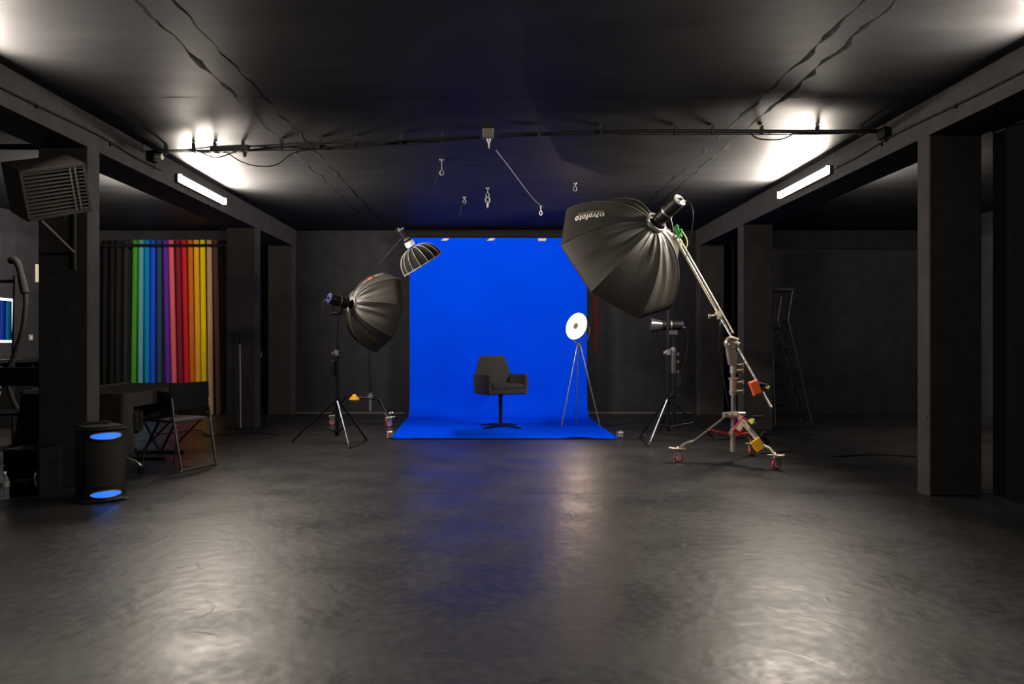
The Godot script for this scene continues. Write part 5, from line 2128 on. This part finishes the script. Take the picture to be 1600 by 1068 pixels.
	for h in hooks:
		var p: Vector3 = h[0]
		var hk := thing("ceiling_hook", h[3], "hook", p, "hooks in the ceiling")
		m = MB.new(p)
		m.rod(p, p + Vector3(0, -0.012, 0), 0.02, -1, 12)
		part(hk, "plate", m, M.dull)
		m = MB.new(p)
		var y: float = -h[1]
		m.rod(p, p + Vector3(0, y * 0.6, 0), 0.004)
		var loop := []
		for i in 15:
			var a := TAU * i / 14.0
			loop.append(p + Vector3(0.017 * sin(a), y * 0.6 - 0.026 - 0.026 * cos(a + PI), 0.006 * sin(a)))
		m.tube(loop, 0.0045, 6)
		if h[2] == 1:
			for q in 2:
				var l2 := []
				for i in 13:
					var a := TAU * i / 12.0
					l2.append(p + Vector3((0.024 if q == 0 else 0.004) * sin(a), y * 0.6 - 0.085 - 0.05 * q - 0.034 * cos(a), (0.004 if q == 0 else 0.022) * sin(a)))
				m.tube(l2, 0.008, 6)
		part(hk, "hook", m, M.white if h[2] == 3 else M.galvanised)
		if h[2] == 2:
			m = MB.new(p)
			m.tube(curve([p + Vector3(0, -0.06, 0), p + Vector3(-0.02, -0.10, 0), p + Vector3(-0.05, -0.13, 0), p + Vector3(-0.04, -0.18, 0), p + Vector3(-0.07, -0.24, 0)], 5), 0.006, 6)
			part(hk, "wire", m, M.cable)
		if h[2] == 0:
			m = MB.new(p)
			m.tube(curve([p + Vector3(-0.03, -0.10, 0), p + Vector3(-0.06, -0.22, 0), p + Vector3(-0.10, -0.28, 0), p + Vector3(-0.16, -0.30, 0)], 5), 0.004, 6)
			part(hk, "wire", m, M.cable)
	var wp := Vector3(0.02, 2.84, -6.95)
	m = MB.new(wp)
	m.tube(curve([Vector3(0.0, 2.845, -6.95), Vector3(0.12, 2.83, -7.5), Vector3(0.30, 2.79, -8.3), Vector3(0.44, 2.79, -9.0), Vector3(0.56, 2.85, -9.75)], 8), 0.0035, 6)
	solid("hanging_wire", "thin pale wire strung under the ceiling towards the white carabiner", "wire", wp, m, M.galvanised)
	# cables under the ceiling of the left bay
	var lb := Vector3(-4.6, 2.80, -6.6)
	var lc := thing("cable_bundle", "dark cables under the ceiling of the left bay, above the heater", "cables", lb)
	for k in 3:
		m = MB.new(lb)
		m.tube(curve([Vector3(-6.40, 2.80 - 0.02 * k, -6.7), Vector3(-5.4, 2.77 - 0.02 * k, -6.66 + 0.03 * k), Vector3(-4.4, 2.80 - 0.015 * k, -6.6), Vector3(-3.52, 2.80 - 0.02 * k, -6.6)], 6), 0.009, 6)
		part(lc, "cable", m, M.cable)
	m = MB.new(lb)
	for x in [-6.2, -5.2, -4.4, -3.7]:
		m.block(Vector3(x - 0.015, 2.74, -6.70), Vector3(x + 0.015, CEIL - 0.003, -6.58), 0.004)
	part(lc, "clip", m, M.black)


func box_grey() -> StandardMaterial3D:
	M.box_grey = paint(0.075, 0.07, 0.062, 0.5)
	return M.box_grey


func small_things() -> void:
	# cables lying on the floor
	var a := Vector3(3.0, 0.006, -8.4)
	var m := MB.new(a)
	m.tube(curve([Vector3(2.62, 0.006, -7.60), Vector3(3.0, 0.006, -7.75), Vector3(3.3, 0.006, -7.45), Vector3(3.7, 0.006, -7.55), Vector3(4.2, 0.006, -7.4), Vector3(4.6, 0.006, -7.5)], 8), 0.006, 6)
	solid("floor_cable", "black cable lying on the floor from the boom stand into the right bay", "cable", a, m, M.cable, "cables on the floor")
	var b := Vector3(-3.6, 0.006, -9.3)
	m = MB.new(b)
	m.tube(curve([Vector3(-4.3, 0.006, -9.6), Vector3(-4.0, 0.006, -9.3), Vector3(-3.7, 0.02, -9.55), Vector3(-3.4, 0.006, -9.1), Vector3(-3.0, 0.006, -9.4), Vector3(-2.6, 0.006, -9.2)], 8), 0.007, 6)
	solid("floor_cable", "black cable looped on the floor at the foot of the far left column", "cable", b, m, M.cable, "cables on the floor")
	var c := Vector3(2.3, 0.006, -9.0)
	m = MB.new(c)
	m.tube(curve([Vector3(2.18, 0.10, -9.2), Vector3(2.25, 0.006, -9.0), Vector3(2.5, 0.006, -8.75), Vector3(2.9, 0.006, -8.9), Vector3(3.3, 0.006, -9.3), Vector3(3.8, 0.006, -9.2)], 8), 0.006, 6)
	solid("floor_cable", "black cable trailing on the floor behind the right tripod stands", "cable", c, m, M.cable, "cables on the floor")
